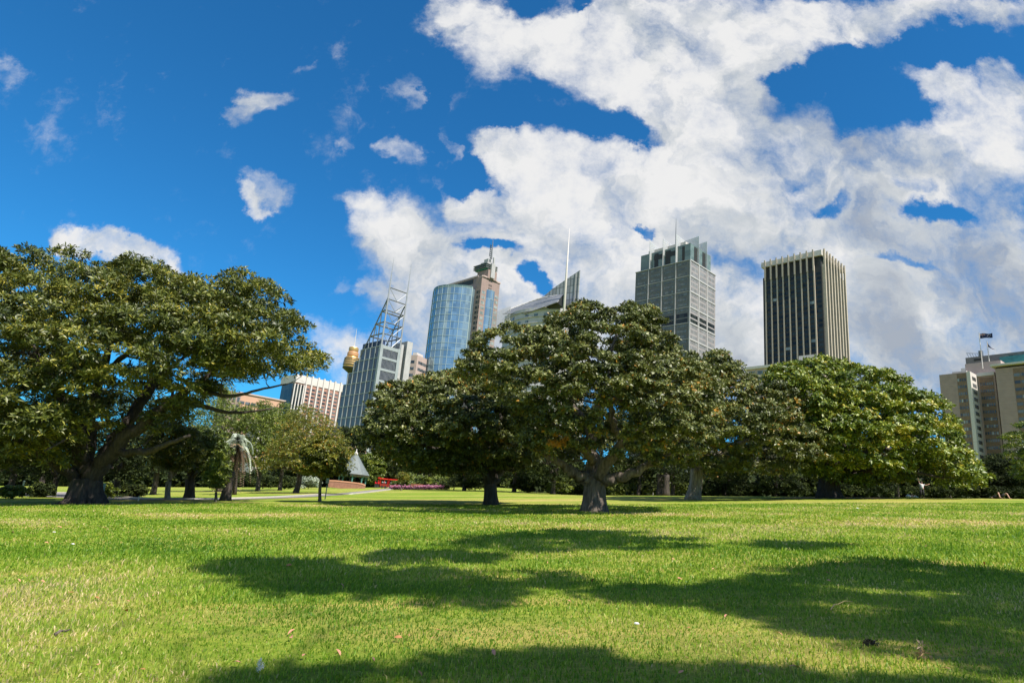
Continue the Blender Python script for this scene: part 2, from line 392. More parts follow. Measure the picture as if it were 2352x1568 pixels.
    for c, r in zip(C, Rr):
        k = int(ros*(r/pr)**2*(.8+.4*rng.random())); g = rng.normal(0, 1, (k, 3)); g[:, 2] = np.where(g[:, 2] < -.35, -g[:, 2]*.7, g[:, 2]); g /= np.linalg.norm(g, axis=1)[:, None]
        lump = 1+.22*np.sin(g[:, 0]*5+c[0]*3)*np.sin(g[:, 1]*5+c[1]*3+g[:, 2]*4)
        rad = r*lump*(.42+.55*rng.random(k)**.7)
        p = c+g*rad[:, None]*np.array([1, 1, flat]); a = g*np.array([1, 1, 1])+np.array([0, 0, .55])+rng.normal(0, .25, (k, 3)); a /= np.linalg.norm(a, axis=1)[:, None]
        cs.append(p); ax.append(a); tn.append(np.full(k, tintb+rng.normal(0, .14))+rng.normal(0, .08, k))
    cs = np.concatenate(cs); ax = np.concatenate(ax); tn = np.concatenate(tn)
    v, f, t = leaves(cs, ax, nl, leaf, tn, spread=spread, narrow=narrow)
    if extra is not None:       # a clump of differently coloured leaves
        for (px, py, dd, rr, tv) in extra:
            q = at(px, py, dd); sel = np.linalg.norm(v-q, axis=1) < rr; t[sel] = tv
    mobj('crown', v, f, leafmat_, root, tint=t); return root
def z1(x, y): return (x/1.3064/1.7415, (900+y/1.3064)/1.7415)
def z3(x, y): return ((2200+x/1.2546)/1.7415, (850+y/1.2546)/1.7415)
def z2(x, y): return ((1100+x/1.3636)/1.7415, (950+y/1.3636)/1.7415)
def limbpx(pts, dist, zf):  # pts: (x, y, depth offset, radius)
    return [(*at(*zf(x, y), dist+dd), r) for (x, y, dd, r) in pts]

# A: big fig on the left
DA = 45.5; bA = foot(195, DA, 1152)
polyA = [(-330, 640), (-200, 575), (-60, 552), (0, 548), (60, 568), (110, 560), (200, 573), (250, 584), (300, 590), (350, 588), (385, 608), (430, 628), (470, 618), (492, 603), (522, 606), (560, 625), (620, 643), (662, 656), (690, 690), (703, 728), (742, 757), (772, 822), (752, 862), (718, 868), (690, 885), (640, 890), (585, 885), (540, 900), (480, 935), (430, 960), (400, 1000), (330, 1010), (270, 1000), (235, 1010), (190, 1045), (150, 1085), (80, 1090), (0, 1095), (-120, 1090), (-260, 1040), (-340, 900)]
limbsA = [limbpx(l, DA, z1) for l in [
    [(470, 1330, 0, .62), (560, 1220, -.5, .50), (680, 1090, -1, .42), (850, 950, -1.5, .33), (1000, 850, -2, .24), (1120, 760, -2, .18), (1220, 620, -2, .10)],
    [(480, 1300, 0, .5), (600, 1130, .8, .42), (720, 960, 1.5, .33), (830, 800, 2.5, .24), (900, 620, 3, .14), (960, 480, 3, .08)],
    [(450, 1300, 0, .55), (455, 1100, .5, .42), (480, 950, .5, .34), (540, 780, 0, .28), (580, 620, 0, .2), (660, 420, 0, .1)],
    [(540, 780, 0, .22), (700, 640, -1.5, .16), (820, 540, -2, .1)],
    [(430, 1280, 0, .5), (420, 1080, 1, .36), (340, 920, 2, .28), (240, 780, 3, .2), (120, 620, 3, .12)],
    [(440, 1250, 0, .42), (400, 1050, -2, .34), (300, 880, -3.5, .26), (200, 700, -4, .16), (120, 500, -4, .08)],
    [(600, 1180, -.5, .28), (760, 1190, -2, .22), (880, 1140, -3, .16), (990, 1100, -3.5, .09)],
    [(850, 950, -1.5, .22), (1000, 925, -1, .17), (1180, 985, 0, .13), (1300, 975, 1, .09), (1420, 960, 1, .05)],
    [(1000, 850, -2, .18), (1200, 900, -3, .12), (1350, 860, -3, .08), (1500, 830, -3, .05)],
    [(400, 1320, 0, .4), (300, 1260, -2, .30), (150, 1150, -4, .22), (0, 1080, -5, .15), (-150, 1000, -5, .1)],
    [(520, 1060, -2, .16), (470, 1010, -3.5, .12), (380, 1100, -5, .09), (230, 1180, -6, .04)],
    [(640, 1060, 1, .25), (800, 800, 5, .2), (950, 700, 7, .13), (1100, 560, 8, .08)]]]
build_tree('fig_tree', 'huge spreading fig tree with buttressed trunk filling the left of the lawn', bA, polyA, DA, 8.5, 1.0, 820, M['leaf_fig'], M['bark_dark'],
           limbsA, trunk_r=.82, fork=at(*z1(455, 1330), DA), leaf=.32, nl=7, ros=46, buttress=.55, narrow=.32, tintb=.48, spread=.6, inner=.6, flat=.55, gap=.80, holes=[(230, 1040, 48), (300, 965, 48), (365, 900, 42), (425, 850, 36), (250, 900, 36), (180, 1090, 30), (210, 1000, 40)])
def soil(c, rx, ry, seed):
    r_ = np.random.default_rng(seed); V = [(c[0], c[1], float(ground(c[0], c[1]))+.012)]; n = 60; rings = 5
    k = 1+.10*np.sin(np.arange(n)*2*pi/n*3+seed)+.06*np.sin(np.arange(n)*2*pi/n*8)+.04*r_.normal(0, 1, n)
    for q in range(1, rings+1):
        for i in range(n):
            a = 2*pi*i/n; x = c[0]+rx*k[i]*cos(a)*q/rings; y = c[1]+ry*k[i]*sin(a)*q/rings; V.append((x, y, float(ground(x, y))+.012))
    Fc = [(0, 1+i, 1+(i+1) % n) for i in range(n)]
    for q in range(rings-1): Fc += [(1+q*n+i, 1+(q+1)*n+i, 1+(q+1)*n+(i+1) % n, 1+q*n+(i+1) % n) for i in range(n)]
    o = mobj('soil', V, Fc, M['soil']); tag(o, kind='structure')
M['soil'] = simple('leaf_litter_soil', (.085, .055, .035), .95, scale=2.5, var=.5, bump=.5)
soil(bA, 4.6, 2.6, 1)
# B: centre magnolia-like tree
DB = 34.0; bB = foot(1367, DB, 1171)
polyB = [(1020, 862), (1042, 832), (1062, 790), (1138, 728), (1195, 750), (1235, 742), (1300, 702), (1345, 690), (1400, 702), (1438, 682), (1480, 690), (1520, 712), (1532, 750), (1562, 782), (1560, 815), (1625, 830), (1650, 870), (1655, 950), (1640, 1030), (1580, 1068), (1500, 1088), (1450, 1068), (1400, 1075), (1350, 1050), (1300, 1068), (1240, 1062), (1190, 1030), (1170, 960), (1130, 905), (1080, 880)]
limbsB = [limbpx(l, DB, z3) for l in [
    [(240, 1350, 0, .42), (300, 1335, -.6, .30), (380, 1325, -1.2, .25), (450, 1290, -1.5, .20), (540, 1240, -1.5, .13), (640, 1190, -1.5, .07)],
    [(210, 1350, 0, .40), (140, 1320, -.3, .28), (90, 1285, -.6, .24), (40, 1255, -.8, .18), (-40, 1200, -.8, .1)],
    [(225, 1340, 0, .42), (215, 1240, .3, .33), (205, 1130, .3, .30), (215, 1020, .3, .27), (260, 950, 0, .22), (290, 850, 0, .17), (300, 720, 0, .12), (340, 600, 0, .07)],
    [(250, 1330, -.3, .34), (290, 1250, -.9, .28), (350, 1180, -1.2, .25), (370, 1120, -1.5, .21), (450, 1100, -2, .16), (560, 1060, -2.5, .08)],
    [(355, 1130, -1.5, .2), (310, 1050, -1.8, .18), (300, 960, -2, .14), (380, 860, -2.2, .09)],
    [(215, 1250, -.3, .25), (170, 1180, -1, .2), (60, 1100, -1.5, .16), (-60, 1010, -2, .09)],
    [(205, 1080, 0, .2), (120, 980, 1, .16), (20, 880, 1.5, .12), (-80, 740, 1.5, .07)],
    [(215, 1000, .5, .2), (300, 900, 2, .16), (420, 800, 3, .1), (520, 650, 3, .06)],
    [(290, 850, 0, .13), (200, 760, -1, .1), (130, 620, -1, .06)]]]
build_tree('magnolia_tree', 'tall open-crowned olive green tree with thick pale trunk at the centre of the lawn', bB, polyB, DB, 5.0, .50, 520, M['leaf_olive'], M['bark'],
           limbsB, dscale=1.3, trunk_r=.50, fork=at(*z3(228, 1340), DB), leaf=.165, nl=7, ros=54, narrow=.5, tintb=.48, spread=.45, inner=.25, flat=.6, gap=1.28, holes=[(1415, 985, 34), (1440, 955, 28), (1385, 1045, 32), (1310, 1065, 34), (1375, 1085, 34), (1345, 930, 26), (1350, 1000, 26), (1450, 1060, 26), (1395, 880, 20)], extra=[(1283, 1020, DB-4, .6, 1), (1300, 1045, DB-4, .4, 1)])
# C: left neighbour
DC = 45.0; bC = foot(1128, DC, 1155)
polyC = [(832, 1015), (808, 988), (842, 965), (850, 930), (872, 885), (905, 868), (935, 880), (985, 852), (1040, 850), (1085, 858), (1130, 850), (1190, 880), (1240, 940), (1252, 1010), (1235, 1060), (1190, 1085), (1120, 1090), (1040, 1098), (960, 1092), (910, 1075), (875, 1060), (852, 1040)]
limbsC = [limbpx(l, DC, z2) for l in [
    [(1172, 1350, 0, .34), (1130, 1250, 0, .24), (1060, 1150, -.5, .18), (960, 1060, -1, .1)],
    [(1180, 1350, 0, .34), (1240, 1260, 0, .22), (1300, 1180, -1, .15), (1350, 1080, -1, .08)],
    [(1175, 1340, 0, .34), (1180, 1200, .5, .26), (1130, 1050, .8, .2), (1050, 900, .8, .12), (950, 800, .8, .07)],
    [(1180, 1200, .5, .2), (1220, 1050, 1, .16), (1240, 900, 1, .09)],
    [(1100, 1200, 0, .18), (930, 1160, 0, .14), (740, 1120, 0, .09), (560, 1060, 0, .05)]]]
build_tree('magnolia_tree', 'low wide olive tree with short forked trunk left of the tall central tree', bC, polyC, DC, 6.0, .62, 480, M['leaf_olive'], M['bark_dark'],
           limbsC, dscale=1.25, trunk_r=.42, fork=at(*z2(1175, 1345), DC), leaf=.22, nl=7, ros=42, narrow=.5, tintb=.45, spread=.45, flat=.55, gap=1.15, extra=[(1150, 1000, DC-5, .5, 1), (1100, 985, DC-5, .35, 1)])
# D: right neighbour with leaning pale trunk
DD = 56.0; bD = foot(1592, DD, 1137)
polyD = [(1560, 850), (1572, 815), (1605, 798), (1660, 806), (1700, 830), (1735, 858), (1790, 870), (1840, 900), (1870, 960), (1905, 1015), (1900, 1060), (1850, 1085), (1790, 1102), (1740, 1098), (1700, 1105), (1655, 1092), (1645, 1135), (1622, 1140), (1608, 1090), (1570, 1085), (1530, 1075), (1500, 1040), (1520, 940)]
build_tree('magnolia_tree', 'grey olive tree with leaning pale trunk between the central and the bright green tree', bD, polyD, DD, 7.0, .72, 420, M['leaf_olive'], M['bark_pale'],
           [[(*at(1598, 1080, DD), .40), (*at(1612, 1010, DD), .33), (*at(1640, 940, DD), .2), (*at(1650, 870, DD), .1)], [(*at(1598, 1080, DD), .33), (*at(1650, 1040, DD-1), .22), (*at(1740, 1000, DD-1), .14), (*at(1830, 980, DD-1), .07)], [(*at(1598, 1080, DD), .3), (*at(1560, 1010, DD), .2), (*at(1550, 900, DD), .1)]],
           dscale=1.2, trunk_r=.50, fork=at(1600, 1075, DD), leaf=.25, nl=7, ros=40, narrow=.5, tintb=.50, spread=.45, flat=.55, gap=1.12)
# E: bright green tree on the right
DE = 62.0; bE = foot(1905, DE, 1140)
polyE = [(1750, 870), (1775, 838), (1815, 830), (1850, 822), (1900, 815), (1945, 826), (2000, 830), (2045, 848), (2080, 870), (2100, 895), (2125, 900), (2160, 908), (2172, 940), (2205, 968), (2212, 1010), (2245, 1062), (2272, 1105), (2262, 1128), (2200, 1130), (2160, 1118), (2140, 1086), (2100, 1082), (2085, 1108), (2075, 1120), (2010, 1122), (1965, 1122), (1935, 1108), (1872, 1112), (1838, 1085), (1810, 1000), (1780, 930)]
build_tree('magnolia_tree', 'dense rounded bright green tree sweeping down to the grass on the right', bE, polyE, DE, 8.5, .9, 500, M['leaf_bright'], M['bark_dark'],
           dscale=1.2, holes=[(2118, 1112, 34), (2100, 1095, 22)], trunk_r=.85, fork=at(1905, 1102, DE), leaf=.30, nl=7, ros=42, narrow=.5, tintb=.5, spread=.45, inner=.2, flat=.55, gap=1.1)

def ell(cx, cy, a, b, n=18, j=.12, seed=0):
    r = np.random.default_rng(seed+int(cx)); k = 1+r.normal(0, j, n)
    return [(cx+a*k[i]*cos(2*pi*i/n), cy+b*k[i]*sin(2*pi*i/n)) for i in range(n)]
def bg(name, label, px, dist, cx, cy, a, b, mat, pr=None, n=None, leaf=None, trunk_r=.3, bark='bark_dark', group='background trees behind the lawn', ros=36, poly=None, tintb=.5, inner=.3, cat='tree'):
    m = F/dist; pr = pr or max(.7, min(a, b)/m*.28); area = pi*a*b/m/m; n = n or int(min(230, max(22, area/(pr*pr)*2.4)))
    leaf = leaf or max(.2, 3.4/m)
    return build_tree(name, label, foot(px, dist), poly or ell(cx, cy, a, b), dist, min(a, b)/m, pr, n, M[mat], M[bark], trunk_r=trunk_r, leaf=leaf, nl=6, ros=ros, group=group, twigs=False, ktrunk=9, narrow=.5, tintb=tintb, inner=inner, cat=cat, gap=.8)
G1 = None
# left-middle trees
bg('gold_tree', 'tall orange brown autumn tree in front of the pink hotel', 678, 88, 715, 1010, 85, 85, 'leaf_gold', trunk_r=.35, group=G1, n=170, ros=38, tintb=.52,
   poly=[(590, 1075), (615, 1020), (640, 985), (660, 940), (690, 925), (735, 935), (765, 965), (795, 1010), (812, 1050), (800, 1085), (740, 1090), (690, 1095), (640, 1085), (610, 1092)])
build_tree('young_tree', 'slim young golden green tree beside the dark lamp post', foot(735, 50, 1153), [(680, 1085), (690, 1040), (703, 1010), (735, 995), (770, 1010), (790, 1045), (803, 1075), (792, 1097), (765, 1098), (740, 1104), (704, 1098)], 50, 2.2, .42, 110,
           M['leaf_gold'], M['bark'], trunk_r=.11, fork=at(741, 1085, 50), leaf=.2, nl=6, ros=30, narrow=.5, tintb=.42, twigs=True)
build_tree('small_tree', 'small olive tree with pale forked trunk right of the fig', foot(386, 56, 1143), [(330, 1020), (350, 985), (400, 965), (450, 985), (470, 1030), (455, 1075), (430, 1090), (380, 1085), (345, 1070)], 56, 3.0, .6, 110,
           M['leaf_gold'], M['bark_pale'], trunk_r=.2, fork=at(388, 1105, 56), leaf=.24, ros=34, tintb=.28)
build_tree('small_tree', 'dark olive tree with thick dark trunk behind the pale forked trunk', foot(435, 60, 1143), [(415, 1010), (440, 985), (485, 975), (520, 1000), (525, 1060), (500, 1095), (450, 1095), (420, 1070)], 60, 2.6, .65, 90,
           M['leaf_mid'], M['bark_dark'], trunk_r=.38, fork=at(437, 1100, 60), leaf=.26, ros=34, tintb=.3)
build_tree('bushy_tree', 'small bright leafy tree standing just before the dark stump', foot(495, 50, 1152), [(468, 1085), (478, 1050), (500, 1030), (525, 1050), (532, 1090), (518, 1120), (490, 1125), (472, 1110)], 50, 1.1, .35, 55,
           M['leaf_mid'], M['bark'], trunk_r=.09, fork=at(496, 1130, 50), leaf=.2, ros=30, tintb=.6)
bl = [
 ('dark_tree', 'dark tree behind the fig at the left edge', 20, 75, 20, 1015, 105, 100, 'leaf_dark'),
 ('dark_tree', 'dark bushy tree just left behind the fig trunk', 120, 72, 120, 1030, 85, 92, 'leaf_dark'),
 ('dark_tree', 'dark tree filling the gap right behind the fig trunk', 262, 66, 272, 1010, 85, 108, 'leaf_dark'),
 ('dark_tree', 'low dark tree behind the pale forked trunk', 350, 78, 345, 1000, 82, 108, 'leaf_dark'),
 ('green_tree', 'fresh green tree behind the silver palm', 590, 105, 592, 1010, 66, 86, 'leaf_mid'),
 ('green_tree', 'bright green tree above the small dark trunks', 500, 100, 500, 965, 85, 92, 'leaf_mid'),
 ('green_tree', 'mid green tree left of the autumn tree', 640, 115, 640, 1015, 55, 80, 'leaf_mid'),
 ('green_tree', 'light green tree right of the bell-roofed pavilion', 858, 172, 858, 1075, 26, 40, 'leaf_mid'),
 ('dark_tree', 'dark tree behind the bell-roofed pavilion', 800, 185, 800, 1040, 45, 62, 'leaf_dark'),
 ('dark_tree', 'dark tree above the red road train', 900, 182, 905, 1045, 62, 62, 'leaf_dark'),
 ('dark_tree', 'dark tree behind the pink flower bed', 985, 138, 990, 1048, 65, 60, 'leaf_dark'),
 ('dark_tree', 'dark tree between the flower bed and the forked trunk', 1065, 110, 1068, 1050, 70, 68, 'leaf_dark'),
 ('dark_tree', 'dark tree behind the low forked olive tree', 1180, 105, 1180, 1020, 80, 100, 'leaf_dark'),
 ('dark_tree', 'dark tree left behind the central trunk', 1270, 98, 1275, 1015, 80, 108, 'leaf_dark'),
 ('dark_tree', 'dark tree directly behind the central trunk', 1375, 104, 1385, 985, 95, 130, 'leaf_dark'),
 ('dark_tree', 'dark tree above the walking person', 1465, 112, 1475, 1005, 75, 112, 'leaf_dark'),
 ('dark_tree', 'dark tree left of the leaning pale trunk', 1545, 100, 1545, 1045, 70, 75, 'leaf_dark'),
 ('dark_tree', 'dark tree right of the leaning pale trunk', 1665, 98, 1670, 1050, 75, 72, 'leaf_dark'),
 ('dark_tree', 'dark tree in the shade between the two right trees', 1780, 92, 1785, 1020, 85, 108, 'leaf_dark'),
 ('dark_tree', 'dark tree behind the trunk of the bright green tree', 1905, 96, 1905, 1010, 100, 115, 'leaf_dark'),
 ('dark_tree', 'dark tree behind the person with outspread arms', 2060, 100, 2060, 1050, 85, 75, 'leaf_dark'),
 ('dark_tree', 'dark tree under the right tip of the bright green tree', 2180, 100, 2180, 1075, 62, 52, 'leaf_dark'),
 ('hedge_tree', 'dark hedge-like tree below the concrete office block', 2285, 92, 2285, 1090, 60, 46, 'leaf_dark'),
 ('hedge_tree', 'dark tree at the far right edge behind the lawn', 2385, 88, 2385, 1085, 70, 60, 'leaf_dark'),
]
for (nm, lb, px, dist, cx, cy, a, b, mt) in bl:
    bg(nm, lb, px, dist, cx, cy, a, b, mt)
build_tree('layered_tree', 'layered dark green tree with yellow tips cut by the right frame edge', foot(2365, 75), [(2305, 1010), (2318, 985), (2345, 965), (2400, 960), (2440, 1010), (2440, 1100), (2340, 1110), (2315, 1060)], 75, 3.5, .8, 80, M['leaf_bright'], M['bark_dark'], trunk_r=.3, leaf=.26, ros=40, flat=.35, tintb=.35)
# understory shrubs along the far edge of the lawn
sh = [(30, 60, 'leaf_mid', 'sunlit strappy shrub beside the path at the left edge'), (95, 66, 'leaf_dark', 'dark shrub between the path and the fig'), (235, 62, 'leaf_mid', 'small shrub right behind the fig trunk'), (310, 64, 'leaf_dark', 'dark shrub left of the pale forked trunk'),
      (600, 140, 'leaf_dark', 'low shrub below the green tree right of the palm'), (650, 135, 'leaf_dark', 'low shrub under the autumn tree'), (705, 140, 'leaf_silver', 'grey green shrub beside the lamp post'), (935, 128, 'leaf_mid', 'leafy shrub just right of the red train'), (975, 126, 'leaf_mid', 'pale green shrub behind the park bench'), (1012, 126, 'leaf_mid', 'pale green shrub right of the park bench'), (1040, 122, 'leaf_dark', 'dark strappy shrub at the end of the flower bed'),
      (1090, 110, 'leaf_dark', 'dark shrub left of the forked trunk'), (1210, 105, 'leaf_dark', 'dark shrub right of the forked trunk'), (1290, 100, 'leaf_mid', 'green shrub left of the central trunk'), (1330, 104, 'leaf_dark', 'dark shrub touching the central trunk on its left'), (1415, 110, 'leaf_mid', 'green shrub right of the central trunk'), (1470, 115, 'leaf_mid', 'green shrub just right of the walking person'),
      (1520, 112, 'leaf_dark', 'dark shrub beside the red-brown trunk'), (1560, 108, 'leaf_mid', 'rounded light shrub left of the leaning trunk'), (1640, 98, 'leaf_dark', 'dark shrub right of the leaning trunk'), (1700, 95, 'leaf_dark', 'dark shrub in the shade right of the leaning trunk'), (1760, 92, 'leaf_dark', 'dark shrub in the shade midway between the right trunks'), (1830, 90, 'leaf_dark', 'dark shrub left of the broad dark trunk'),
      (1960, 92, 'leaf_dark', 'dark shrub right of the broad dark trunk'), (2030, 92, 'leaf_dark', 'dark shrub left of the person with outspread arms'), (2110, 92, 'leaf_dark', 'dark shrub behind the person with outspread arms'), (2170, 92, 'leaf_dark', 'dark shrub under the sweeping right branches'), (2230, 90, 'leaf_dark', 'dark shrub at the tip of the sweeping branches'), (2300, 86, 'leaf_dark', 'dark shrub behind the lying person'), (2360, 84, 'leaf_dark', 'dark shrub at the right frame edge')]
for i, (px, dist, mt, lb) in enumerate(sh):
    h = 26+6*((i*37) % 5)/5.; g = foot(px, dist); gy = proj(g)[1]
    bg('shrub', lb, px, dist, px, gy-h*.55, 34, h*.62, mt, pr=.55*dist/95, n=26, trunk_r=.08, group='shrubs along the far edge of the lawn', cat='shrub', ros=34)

def belt():
    V = []; T = []; cs = []; ax = []; tn = []
    for px in np.arange(-160, 2560, 5.5):
        left = px < 1230
        for row in range(2):
            D_ = (196 if left else 128)+row*7+rng.normal(0, 2.5); g = foot(px, D_); k = D_/F
            hh = (62 if left else 74)*k*(.82+.25*sin(px*.031)+.12*sin(px*.11+1)+.06*rng.normal())
            if 530 < px < 660: hh *= .75
            n = 30; z = g[2]-1+(hh+1)*rng.random(n)**.8
            cs.append(np.stack([g[0]+rng.normal(0, 5*k, n), g[1]+rng.normal(0, 1.5, n), z], 1)); a = rng.normal(0, .5, (n, 3))+np.array([0, -.35, .7]); ax.append(a/np.linalg.norm(a, axis=1)[:, None]); tn.append(np.full(n, .40+rng.normal(0, .12)))
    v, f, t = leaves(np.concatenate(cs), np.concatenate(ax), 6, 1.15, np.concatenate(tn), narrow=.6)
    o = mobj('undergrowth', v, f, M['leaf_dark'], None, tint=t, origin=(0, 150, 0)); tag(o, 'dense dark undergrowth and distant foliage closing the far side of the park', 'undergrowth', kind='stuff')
belt()
# palm
def palm():
    D_ = 78.0; b = foot(543, D_, 1112); top = at(545, 1022, D_); top[2] = max(top[2], b[2]+4)
    root = empty('palm_tree', b, 'silver palm with drooping grey fronds and a brown dead skirt', 'palm')
    t = np.linspace(0, 1, 8); v, f = tube(b+(top-b)*t[:, None], 0.26-.06*t, 10); mobj('trunk', v, f, M['bark_dark'], root, smooth=True)
    def fronds(n, L_, z0, el0, droop, w):
        V = []; Fc = []; T = []
        for i in range(n):
            a = rng.random()*2*pi; e = el0+rng.normal(0, .42); m_ = 9; s = np.linspace(0, 1, m_); ln = L_*(.6+.6*rng.random())
            cx_ = top[0]+np.cos(a)*np.cos(e)*ln*s*(1-.35*s); cy_ = top[1]+np.sin(a)*np.cos(e)*ln*s*(1-.35*s); cz = top[2]+z0+np.sin(e)*ln*s-droop*ln*s**2
            tv = rng.random()
            for k in range(m_-1):
                for sd in (-1, 1):
                    for q in range(3):
                        s0 = (k+q/3)/(m_-1); c0 = [np.interp(s0, s, arr) for arr in (cx_, cy_, cz)]
                        l = w*(1-.5*s0); dx, dy = -np.sin(a)*sd, np.cos(a)*sd
                        fw = (np.cos(a)*.5, np.sin(a)*.5)
                        tip = (c0[0]+(dx+fw[0])*l, c0[1]+(dy+fw[1])*l, c0[2]-l*.5); bb = len(V)
                        V += [tuple(c0), (c0[0]+np.cos(a)*.17, c0[1]+np.sin(a)*.17, c0[2]), tip]; Fc.append((bb, bb+1, bb+2)); T += [tv]*3
        return V, Fc, T
    v, f, t = fronds(44, 3.3, .4, .85, .95, .5); mobj('fronds', v, f, M['leaf_silver'], root, tint=t)
    v, f, t = fronds(90, 4.2, .0, -1.05, .35, .28); mobj('dead_fronds', v, f, M['frond_dead'], root, tint=t)
palm()
def stump(px, dist, w, h, label):
    b = foot(px, dist, 1145); t = np.linspace(0, 1, 7)
    pts = b+np.array([0, 0, 1.])*t[:, None]*h; pts[0, 2] -= .2
    v, f = tube(pts, w*(1+.5*np.exp(-t*5)), 14, lambda s, th: 1+.08*np.sin(5*th)); o = mobj('tree_stump', v, f, M['bark_dark'], smooth=True, origin=b); tag(o, label, 'tree trunk')
stump(518, 53, .33, 2.3, 'thick dark cut trunk standing beside the silver palm')

# overhanging trees beside and behind the camera, casting the shade on the lawn
SUN_AZ, SUN_EL = radians(140), radians(52)
SUN = np.array([sin(SUN_AZ)*cos(SUN_EL), cos(SUN_AZ)*cos(SUN_EL), sin(SUN_EL)])
shade = [
 ([(1130, 1226), (1300, 1218), (1500, 1228), (1600, 1238), (1650, 1258), (1560, 1270), (1440, 1262), (1300, 1276), (1200, 1270), (1090, 1262), (930, 1246), (1100, 1244)], 85),
 ([(1640, 1242), (1800, 1244), (1960, 1250), (1970, 1262), (1850, 1268), (1740, 1262)], 30),
 ([(840, 1282), (900, 1264), (1000, 1262), (1150, 1275), (1210, 1290), (1150, 1300), (1000, 1298), (900, 1292)], 40),
 ([(470, 1300), (560, 1280), (700, 1290), (850, 1298), (1000, 1310), (1120, 1318), (1260, 1345), (1230, 1375), (1200, 1395), (1130, 1405), (1000, 1395), (850, 1375), (700, 1365), (580, 1345), (500, 1325)], 135),
 ([(1180, 1310), (1300, 1315), (1420, 1340), (1560, 1350), (1660, 1335), (1760, 1320), (1820, 1295), (2000, 1284), (2200, 1300), (2352, 1312), (2700, 1330), (2900, 1568), (2200, 1568), (2000, 1520), (1850, 1460), (1700, 1420), (1540, 1400), (1420, 1380), (1300, 1355), (1200, 1335)], 330),
 ([(490, 1535), (640, 1522), (760, 1540), (900, 1510), (1040, 1495), (1180, 1505), (1300, 1488), (1440, 1495), (1560, 1515), (1760, 1522), (2000, 1560), (2352, 1560), (2352, 1700), (400, 1700)], 190)]
def shade_pads():
    out = []; rr = []
    for poly, n in shade:
        poly_g = [tuple(gplane(*p)[:2]) for p in poly]; pa = np.array(poly_g); lo, hi = pa.min(0), pa.max(0); got = 0; k = 0
        while got < n and k < 6000:
            k += 1; P = lo+(hi-lo)*rng.random((1, 2))
            if not in_poly(P, poly_g)[0]: continue
            d = edge_dist(P, poly_g)[0]
            r = (.11+.027*P[0, 1])*(.7+.6*rng.random())
            if d < .10: continue
            X_, Y_ = P[0]
            if .30*sin(X_*1.15+1.7*sin(Y_*.9))*sin(Y_*2.6+sin(X_*1.1)*1.6)+.75*sin(X_*2.7+Y_*3.9)*sin(Y_*5.3-X_*.7)+.5*sin(X_*5.1+Y_*1.3)*sin(Y_*8.7+X_) < -.22: continue
            P = P+rng.normal(0, .014*Y_, (1, 2))*np.array([1.6, 1])
            r = min(r, max(d*1.0, .12))
            g = np.array([P[0, 0], P[0, 1], float(ground(P[0, 0], P[0, 1]))])
            y0 = g[1]; h = max(11.0, (y0*1.02+1.5)/1.50)*(1.06+.22*rng.random())
            q = g+SUN/SUN[2]*h
            for _k in range(40):
                X, Y, w_ = proj(q)
                if w_ <= .5 or Y < -90*12/max(w_, 3): break
                h *= 1.05; q = g+SUN/SUN[2]*h
            out.append(q); rr.append(r); got += 1
    # the rest of the crown outside the shade seen in the frame
    for _ in range(90):
        out.append(np.array([23+rng.normal(0, 4), -12+rng.normal(0, 4), 17+rng.normal(0, 2)])); rr.append(1.0)
    return np.array(out), np.array(rr)
C_, R_ = shade_pads()
left = C_[:, 0] < 8.0
bS = np.array([19.0, -15.0]); bS = np.array([*bS, float(ground(*bS))])
build_tree('shade_tree', 'tall overhanging tree behind the viewpoint that shades the right foreground grass', bS, None, 0, 0, .6, 0, M['leaf_fig'], M['bark'], trunk_r=.36, fork=bS+np.array([-1, 2, 11]), leaf=.22, nl=6, ros=42, brk=.28, pads=(C_[~left], R_[~left]), twigs=False, narrow=.55)
bS = np.array([4.0, -17.0]); bS = np.array([*bS, float(ground(*bS))])
build_tree('shade_tree', 'tall overhanging tree behind the viewpoint that shades the left and middle foreground grass', bS, None, 0, 0, .6, 0, M['leaf_fig'], M['bark'], trunk_r=.34, fork=bS+np.array([1, 2, 11]), leaf=.22, nl=6, ros=42, brk=.28, pads=(C_[left], R_[left]), twigs=False, narrow=.55)

soil(bE, 5.5, 2.5, 3); soil(bB, 1.3, .8, 5)
# ------------------------------------------------------------------ building kit
class Frame:
    """local axes: x along EX (left facade y=0 faces the camera's left), y along EY (right facade x=0)"""
    def __init__(s, p, yaw): s.p = np.array([p[0], p[1], 0.]); s.ex = np.array([cos(yaw), sin(yaw), 0]); s.ey = np.array([-sin(yaw), cos(yaw), 0])
    def __call__(s, x, y, z): return s.p+s.ex*x+s.ey*y+np.array([0, 0, z])
    def ony(s, px, py, c=0.):      # pixel -> (x,z) on the plane y=c
        d = ray(px, py); q = EYE-s.p-s.ey*c; t = -(q@s.ey)/(d@s.ey); h = EYE+d*t; return float((h-s.p)@s.ex), float(h[2])
    def onx(s, px, py, c=0.):
        d = ray(px, py); q = EYE-s.p-s.ex*c; t = -(q@s.ex)/(d@s.ex); h = EYE+d*t; return float((h-s.p)@s.ey), float(h[2])
YAW = radians(-46.6)
def fullp(x, y): return (x/1.7415, y/1.7415)
def base_of(fr, x=0, y=0):
    q = fr(x, y, 0); return float(ground(q[0], q[1]))-2
def bld(name, label, fr, cx, cy, group=None):
    q = fr(cx, cy, 0); return empty(name, (q[0], q[1], base_of(fr, cx, cy)+2), label, 'building', group)
